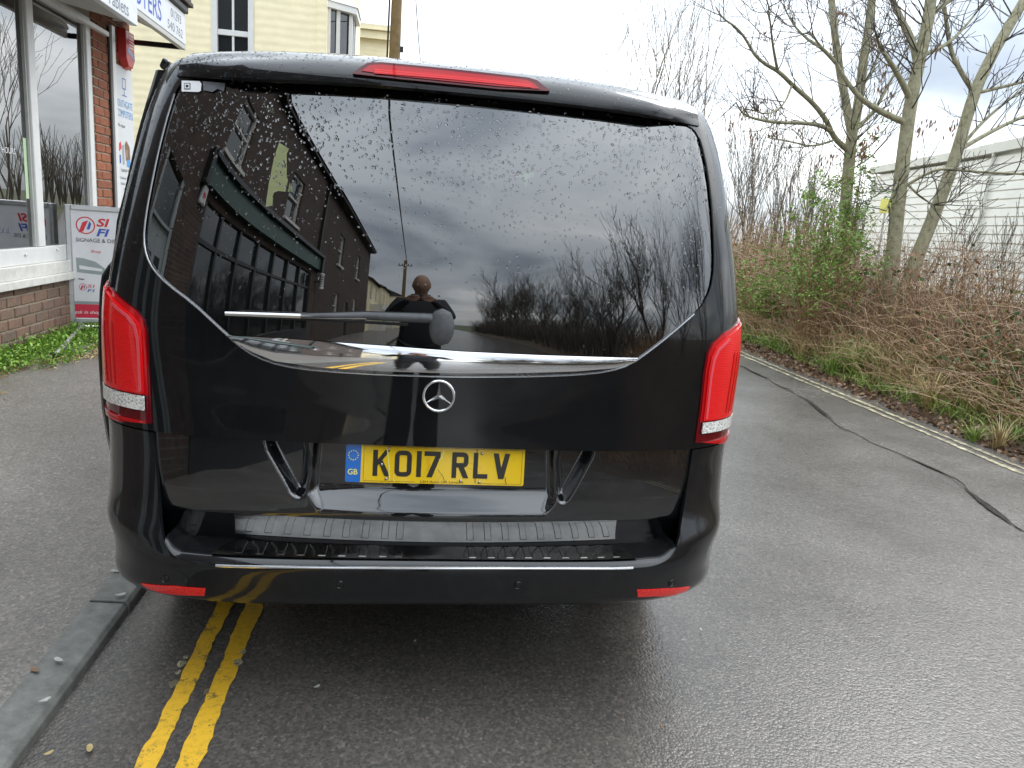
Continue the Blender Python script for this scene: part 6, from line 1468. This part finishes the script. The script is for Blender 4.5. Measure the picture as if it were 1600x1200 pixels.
# far wood closing the view down the road
fwd_ = TW(3); rg = random.Random(91)
for _ in range(260):
    x = rg.uniform(-45, 75); y = rg.uniform(70, 95); h = rg.uniform(5, 9)
    for _ in range(9):
        a = rg.uniform(0, 6.28); q = rg.uniform(.3, 2.2); pts = [np.array([x, y, 0.]), np.array([x+math.cos(a)*q*.25, y+math.sin(a)*q*.25, h*.4]), np.array([x+math.cos(a)*q, y+math.sin(a)*q, h*rg.uniform(.7, 1.)])]; fwd_.tube(pts, .07, .02, 3)
tag(fwd_.build('far_wood', M['twig_bg'], None, False), 'far grey-brown leafless wood at the end of the road', 'wood', kind='stuff')
# ================================================================== BEHIND THE CAMERA (seen in the van's rear window)
BX = -3.2
def building(name, loc, label, cat='house'):
    e_ = empty(name, loc, 0, label, cat)
    def f(nm, a, b, m_, bevel=0.): o = box(nm, a, b, m_, e_, bevel); inparent(o, e_); return o
    return e_, f
EAVE = 7.1
b1, f = building('corner_shop', (BX, -5, 0), 'old red brick shop with dark green fascia, reflected in the rear window', 'shop')
def wall_with_holes(f, x, y0, y1, z0, z1, holes, m_, th=.3):
    """wall facing +X cut into blocks around window holes (ya, yb, za, zb)"""
    ys2 = sorted(set([y0, y1]+[h[0] for h in holes]+[h[1] for h in holes]))
    for a, b in zip(ys2[:-1], ys2[1:]):
        hs = sorted([h for h in holes if h[0] <= a+1e-6 and h[1] >= b-1e-6], key=lambda h: h[2]); z = z0
        for h in hs:
            if h[2] > z: f('wall', (x-th, a, z), (x, b, h[2]), m_)
            z = h[3]
        if z < z1: f('wall', (x-th, a, z), (x, b, z1), m_)
def sash(f, e_, x, y0, y1, z0, z1):
    f('window_frame', (x-.14, y0, z0), (x-.06, y0+.07, z1), M['upvc_dirty']); f('window_frame', (x-.14, y1-.07, z0), (x-.06, y1, z1), M['upvc_dirty']); f('window_frame', (x-.14, y0+.07, z1-.07), (x-.06, y1-.07, z1), M['upvc_dirty']); f('window_frame', (x-.14, y0+.07, (z0+z1)/2-.03), (x-.06, y1-.07, (z0+z1)/2+.03), M['upvc_dirty']); f('pane', (x-.13, y0+.071, z0), (x-.12, y1-.071, z1-.071), M['glass_dark']); f('window_sill', (x-.1, y0-.08, z0-.09), (x+.07, y1+.08, z0-.001), M['upvc_dirty'])
W1 = [(-4.55, -3.45, 4.25, 5.85), (-8.6, -7.5, 4.25, 5.85)]
shopw = (-10.6, -3.35, .75, 3.15)
door1 = (-2.1, -.7, .05, 3.0)
wall_with_holes(f, BX, -11.2, .6, 0, EAVE, W1+[shopw, door1], M['brick_wall'])
for a in W1: sash(f, b1, BX, *a)
f('shop_fascia', (BX+.002, -11.0, 3.32), (BX+.14, -3.0, 3.78), M['green_paint']); f('fascia_cornice', (BX+.002, -11.1, 3.79), (BX+.24, -2.9, 3.90), M['shopfront']); f('fascia_bracket', (BX+.002, -2.98, 3.25), (BX+.2, -2.8, 3.9), M['shopfront']); f('fascia_bracket', (BX+.002, -11.2, 3.25), (BX+.2, -11.02, 3.9), M['shopfront'])
for k in range(7): y = -10.6+k*1.036*1.0; f('shop_mullion', (BX-.12, y, .75), (BX-.02, y+.09, 3.15), M['shopfront'])
f('shop_mullion', (BX-.12, -3.44, .75), (BX-.02, -3.35, 3.15), M['shopfront']); f('transom', (BX-.12, -10.5, 2.45), (BX-.025, -3.45, 2.53), M['shopfront'])
for k in range(7): y = -10.6+k*1.036; f('pane', (BX-.08, y+.092, .752), (BX-.07, min(y+1.034, -3.442), 2.448), M['glass_dark']); f('pane', (BX-.08, y+.092, 2.532), (BX-.07, min(y+1.034, -3.442), 3.148), M['glass_dark'])
f('stall_riser', (BX+.002, -10.6, .0), (BX+.04, -3.35, .74), M['shopfront'])
f('door', (BX-.14, -1.95, .05), (BX-.08, -.85, 2.25), M['poster_grey']); f('door_panel', (BX-.079, -1.8, .3), (BX-.065, -1.5, 1.9), M['shopfront']); f('door_panel', (BX-.079, -1.3, .3), (BX-.065, -1.0, 1.9), M['shopfront']); f('fanlight', (BX-.13, -1.95, 2.3), (BX-.12, -.85, 2.95), M['glass_dark']); f('door_frame', (BX-.15, -2.1, .05), (BX-.02, -1.96, 3.0), M['poster_grey']); f('door_frame', (BX-.15, -.84, .05), (BX-.02, -.7, 3.0), M['poster_grey']); f('door_frame', (BX-.15, -1.95, 2.26), (BX-.02, -.85, 2.3), M['poster_grey'])
f('gutter', (BX+.002, -11.2, EAVE-.02), (BX+.16, .6, EAVE+.1), M['black']); f('downpipe', (BX+.002, -10.98, 3.95), (BX+.09, -10.88, EAVE-.03), M['black'])
o = MB().add([(BX+.2, -11.3, EAVE+.1), (BX+.2, .7, EAVE+.1), (-6.5, .7, 9.6), (-6.5, -11.3, 9.6), (-9.8, .7, EAVE+.1), (-9.8, -11.3, EAVE+.1)], [(0, 1, 2, 3), (3, 2, 4, 5), (0, 3, 5), (1, 4, 2)]).build('roof', M['slate'], b1); inparent(o, b1)
f('chimney', (-6.9, -11.1, 8.6), (-6.1, -10.2, 10.6), M['brick_wall'])
al2 = box('alarm_box', (BX+.002, -3.2, 2.95), (BX+.08, -2.93, 3.28), M['poster'], None, .02); tag(al2, 'white alarm box on the reflected brick shop', 'alarm box'); box('lamp_strip', (BX+.081, -3.12, 3.05), (BX+.084, -3.0, 3.15), M['red_txt'], al2)
bp = empty('barber_pole', (BX+.22, -11.05, 2.5), 0, 'striped barber pole at the far end of the reflected shopfront', 'barber pole')
MB().lathe([(.001, 0), (.07, .02), (.07, .08), (.06, .1), (.06, .6), (.07, .62), (.07, .68), (.001, .72)], (0, 0, 0), 16, 2).build('cylinder', M['white_txt'], bp, smooth=True)
for k in range(5): MB().tube([(.061*math.cos(a), .061*math.sin(a), .12+k*.1+a*.012) for a in np.linspace(0, 6.28, 17)], .014, 5).build('stripe', M['shopfront'], bp)
box('bracket', (-.22, -.02, .3), (-.06, .02, .36), M['shopfront'], bp)
b2, f = building('brick_house', (BX, -17, 0), 'plain brown brick house reflected beyond the old shop', 'house')
W2 = [(-14.9, -13.9, 4.2, 5.7), (-19.2, -18.2, 4.2, 5.7), (-14.9, -13.9, 1.2, 2.7), (-19.2, -18.2, 1.2, 2.7), (-17., -16.1, .1, 2.3)]
wall_with_holes(f, BX, -22.8, -11.25, 0, 6.9, W2, M['brick_wall'])
for a in W2[:4]: sash(f, b2, BX, *a)
f('door', (BX-.12, -17, .1), (BX-.06, -16.1, 2.3), M['shopfront']); f('gutter', (BX+.002, -22.8, 6.88), (BX+.3, -11.25, 7.0), M['black'])
o = MB().add([(BX+.35, -23., 7.), (BX+.35, -11.25, 7.), (-6.5, -11.25, 9.3), (-6.5, -23., 9.3), (-9.8, -11.25, 7.), (-9.8, -23., 7.)], [(0, 1, 2, 3), (3, 2, 4, 5), (0, 3, 5), (1, 4, 2)]).build('roof', M['slate'], b2); inparent(o, b2); f('side_wall', (-9.5, -22.8, 0), (BX-.301, -22.5, 7.), M['brick_wall'])
for k, (y0, y1, ev, dx_, lab) in enumerate(((-31, -24.5, 5.2, -.2, 'pale rendered house with a bay, first beyond the reflected brick houses'), (-41, -33, 5.6, -.2, 'pale rendered house farther along the reflected street'), (-56, -44, 5.6, .8, 'last pale house before the bend in the reflected street'))):
    b3, f = building('rendered_house', (BX+dx_, (y0+y1)/2, 0), lab, 'house'); X_ = BX+dx_; ym = (y0+y1)/2
    hs = [(ym-2., ym-1., 3.6, 4.8), (ym+1., ym+2., 3.6, 4.8)]; wall_with_holes(f, X_, y0, y1, 0, ev, hs, M['cream'])
    for a in hs: sash(f, b3, X_, *a)
    f('bay', (X_+.001, ym-1.6, 0), (X_+.8, ym+1.6, 2.9), M['upvc_dirty']); f('bay_glass', (X_+.801, ym-1.4, 1.1), (X_+.82, ym+1.4, 2.4), M['glass_dark']); f('side_wall', (X_-7, y1-.3, 0), (X_-.301, y1, ev), M['cream'])
    o = MB().add([(X_+.3, y0, ev), (X_+.3, y1+.2, ev), (X_-3.5, y1+.2, ev+2.4), (X_-3.5, y0, ev+2.4), (X_-7, y1, ev), (X_-7, y0, ev)], [(0, 1, 2, 3), (3, 2, 4, 5), (1, 4, 2), (0, 3, 5)]).build('roof', M['slate'], b3); inparent(o, b3)
pole2 = empty('telegraph_pole', (-1.75, -34, 0), 0, 'dark telegraph pole at the end of the reflected street', 'pole')
MB().tube([(0, 0, -.3), (0, 0, 9.)], [.17, .13], 10).build('post', M['wood_pole'], pole2, smooth=True); MB().tube([(-.6, 0, 8.4), (.6, 0, 8.4)], .05, 6).build('cross_arm', M['wood_pole'], pole2)
for k in range(5): MB().tube([(-.5+k*.25, 0, 8.4), (-.5+k*.25, 0, 8.62)], .035, 6).build('insulator', M['rubber'], pole2)
# bare roadside trees behind, along the verge
protos = []
for k in range(3):
    rg_ = random.Random(70+k); tw = TW(3); e_ = empty('roadside_tree', (0, 0, 0), 0, 'dark bare roadside tree reflected on the right of the rear window', 'tree', 'bare trees along the verge behind the camera')
    for _ in range(4):
        a = rg_.uniform(0, 6.28); grow(tw, (rg_.gauss(0, .2), rg_.gauss(0, .2), -.1), (math.cos(a)*.35, math.sin(a)*.35, 1), 2.0, .06, 4, rg_, .7, (2, 3), .5, .007)
    tw.build('crown', M['twig_dark'], e_); t_ = TW(7); t_.tube([(0, 0, -.3), (0, 0, .4), (.03, 0, .9)], .13, .07, 7); t_.build('trunk', M['twig_dark'], e_); protos.append(e_)
r = random.Random(77)
for k in range(17):
    y = -1.5-k*2.4; o = protos[k] if k < 3 else copy_tree(protos[k % 3]); x = 6.1+r.uniform(-.4, 1.2)+(1.2 if k < 1 else 0); o.location = (x, y, verge_z(x, y)); o.rotation_euler = (0, 0, r.uniform(0, 6)); s_ = r.uniform(.62, 1.0)*(1.0 if y > -20 else 1.1); o.scale = (s_, s_, s_)
hd = TW(3); rg = random.Random(5)
for _ in range(3500):
    y = rg.uniform(-45, -9); t = rg.uniform(.5, 3.5); x = 4.5+t; z0 = verge_z(x, y); h = rg.uniform(.8, 1.9); a = rg.uniform(0, 6.28); d = np.array([math.cos(a), math.sin(a), 0]); pts = [np.array([x, y, z0])+d*.7*u_*u_+np.array([0, 0, h*u_]) for u_ in (0, .35, .7, 1.)]; hd.tube(pts, .012, .006, 3)
tag(hd.build('hedge_stems', M['twig_dark'], None, False), 'dark scrubby hedge reflected along the road', 'hedge', kind='stuff')
# ---- the person holding the phone (only their reflection shows)
per = empty('person', (-.085, -2.52, 0), 0, 'person in dark jacket holding up a phone, reflected in the rear window', 'person')
def skinned(name, joints, bones, mt, parent, root=0, sub=2):
    me = bpy.data.meshes.new(name); me.from_pydata([j[0] for j in joints], bones, []); o = link(bpy.data.objects.new(name, me), None)
    md = o.modifiers.new('skin', 'SKIN'); md.use_smooth_shade = True
    for i, j in enumerate(joints): me.skin_vertices[0].data[i].radius = j[1] if isinstance(j[1], tuple) else (j[1], j[1])
    me.skin_vertices[0].data[root].use_root = True; o.modifiers.new('sub', 'SUBSURF').levels = sub; o.modifiers['sub'].render_levels = sub
    dg = bpy.context.evaluated_depsgraph_get(); dg.update(); m2 = bpy.data.meshes.new_from_object(o.evaluated_get(dg)); bpy.data.objects.remove(o); m2.materials.clear(); m2.materials.append(mt)
    m2.polygons.foreach_set('use_smooth', np.ones(len(m2.polygons), dtype=bool)); return link(bpy.data.objects.new(name, m2), parent)
hz = 1.44; hx = .085; hy = .46
J = [((0, 0, .98), (.17, .12)), ((0, .01, 1.15), (.165, .12)), ((0, .0, 1.34), (.19, .125)), ((0, -.01, 1.47), (.10, .085)), ((0, .0, 1.54), .058),
     ((-.19, 0, 1.43), .075), ((-.27, .08, 1.24), .056), ((-.17, .30, 1.36), .042), ((-hx-.012, .42, 1.425), .030),
     ((.19, 0, 1.43), .075), ((.27, .08, 1.24), .056), ((.17, .30, 1.36), .042), ((hx+.012, .42, 1.425), .030),
     ((-.10, 0, .90), .105), ((-.12, .01, .50), .068), ((-.13, -.01, .10), .048), ((-.13, .14, .045), .042), ((.10, 0, .90), .105), ((.12, .01, .50), .068), ((.13, -.01, .10), .048), ((.13, .14, .045), .042)]
Bn = [(0, 1), (1, 2), (2, 3), (3, 4), (2, 5), (5, 6), (6, 7), (7, 8), (2, 9), (9, 10), (10, 11), (11, 12), (0, 13), (13, 14), (14, 15), (15, 16), (0, 17), (17, 18), (18, 19), (19, 20)]
skinned('body', J, Bn, M['jacket'], per)
# head with brow, nose, ears
hd_ = bmesh.new(); bmesh.ops.create_uvsphere(hd_, u_segments=28, v_segments=20, radius=1.)
for v in hd_.verts:
    x_, y_, z_ = v.co; w_ = 1-.14*max(0, -z_)**1.5; v.co = Vector((x_*.08*w_, y_*.095*(1-.12*max(0, -z_)), z_*.122)); f_ = y_ > .55
    if f_:
        nose = math.exp(-(x_/.14)**2-((z_+.12)/.2)**2)*.022; sock = -.010*(math.exp(-((abs(x_)-.38)/.16)**2-((z_-.08)/.14)**2)); lips = .005*math.exp(-(x_/.3)**2-((z_+.48)/.07)**2); chin = .010*math.exp(-(x_/.3)**2-((z_+.8)/.15)**2); v.co.y += nose+sock+lips+chin
me = bpy.data.meshes.new('head'); hd_.to_mesh(me); hd_.free(); me.materials.append(M['skin']); me.polygons.foreach_set('use_smooth', np.ones(len(me.polygons), dtype=bool)); head = link(bpy.data.objects.new('head', me), per); head.location = (0, .03, 1.650); MB().tube([(0, -.01, 1.46), (0, .0, 1.56), (0, .015, 1.62)], [.066, .058, .056], 14).build('neck', M['skin'], per, smooth=True); head.rotation_euler = (RAD(-12), 0, 0)
for s_ in (-1, 1):
    ear = MB().lathe([(.001, -.008), (.018, -.006), (.022, 0), (.016, .006), (.008, .002)], (0, 0, 0), 12, 0).build('ear', M['skin'], head, smooth=True); ear.location = (s_*.077, -.005, -.005); ear.scale = (1, .7, 1.4)
    eye = MB().lathe([(.001, -.012), (.009, -.008), (.012, 0), (.009, .008), (.001, .012)], (0, 0, 0), 12, 1).build('eye', M['white_txt'], head, smooth=True); eye.location = (s_*.030, .079, .012)
    MB().lathe([(.001, .0125), (.0055, .0115)], (0, 0, 0), 12, 1).build('pupil', M['black_txt'], head).location = (s_*.030, .0795, .012)
    # hand: palm and five fingers gripping an end of the phone
    bx_ = s_*(hx-.005); pj = [((s_*(hx+.012), .42, 1.425), (.028, .02)), ((s_*(hx+.006), .455, 1.432), (.034, .016)), ((bx_, .485, 1.44), (.036, .012))]; pb_ = [(0, 1), (1, 2)]
    for q, (oz, ln) in enumerate(((.028, .070), (.010, .078), (-.010, .073), (-.026, .058))):
        b = len(pj); pj += [((bx_, .49, 1.44+oz), .0095), ((bx_-s_*ln*.30, .512, 1.44+oz), .009), ((bx_-s_*ln*.75, .516, 1.44+oz*.9), .0085), ((bx_-s_*ln, .510, 1.44+oz*.85), .008)]; pb_ += [(2, b), (b, b+1), (b+1, b+2), (b+2, b+3)]
    b = len(pj); pj += [((bx_-s_*.012, .462, 1.462), .011), ((bx_-s_*.035, .478, 1.475), .0095), ((bx_-s_*.056, .484, 1.470), .0085)]; pb_ += [(1, b), (b, b+1), (b+1, b+2)]
    hnd = skinned('hand', pj, pb_, M['skin'], per, 1, 1); hnd.location = (0, 0, 0)
for s_ in (-1, 1): MB().box((s_*.13-.048, -.09, -.0), (s_*.13+.048, .2, .085)).build('shoe', M['shoe'], per, bevel=.025)
skinned('trousers', [((0, 0, 1.0), (.172, .125)), ((-.10, 0, .89), .115), ((-.12, .012, .50), .082), ((-.13, -.01, .09), .066), ((.10, 0, .89), .115), ((.12, .012, .50), .082), ((.13, -.01, .09), .066)], [(0, 1), (1, 2), (2, 3), (0, 4), (4, 5), (5, 6)], M['trouser'], per)
ph = empty('phone', (-.085, -2.026, 1.452), 0, 'black phone held level in both hands, reflected in the rear window', 'phone')
box('case', (-.076, -.004, -.036), (.076, .004, .036), M['black'], ph, .0035)
box('camera_bump', (-.070, .0042, .0), (-.034, .007, .034), M['shopfront'], ph, .001); box('screen', (-.073, -.0046, -.034), (.073, -.0042, .034), M['glass_dark'], ph)
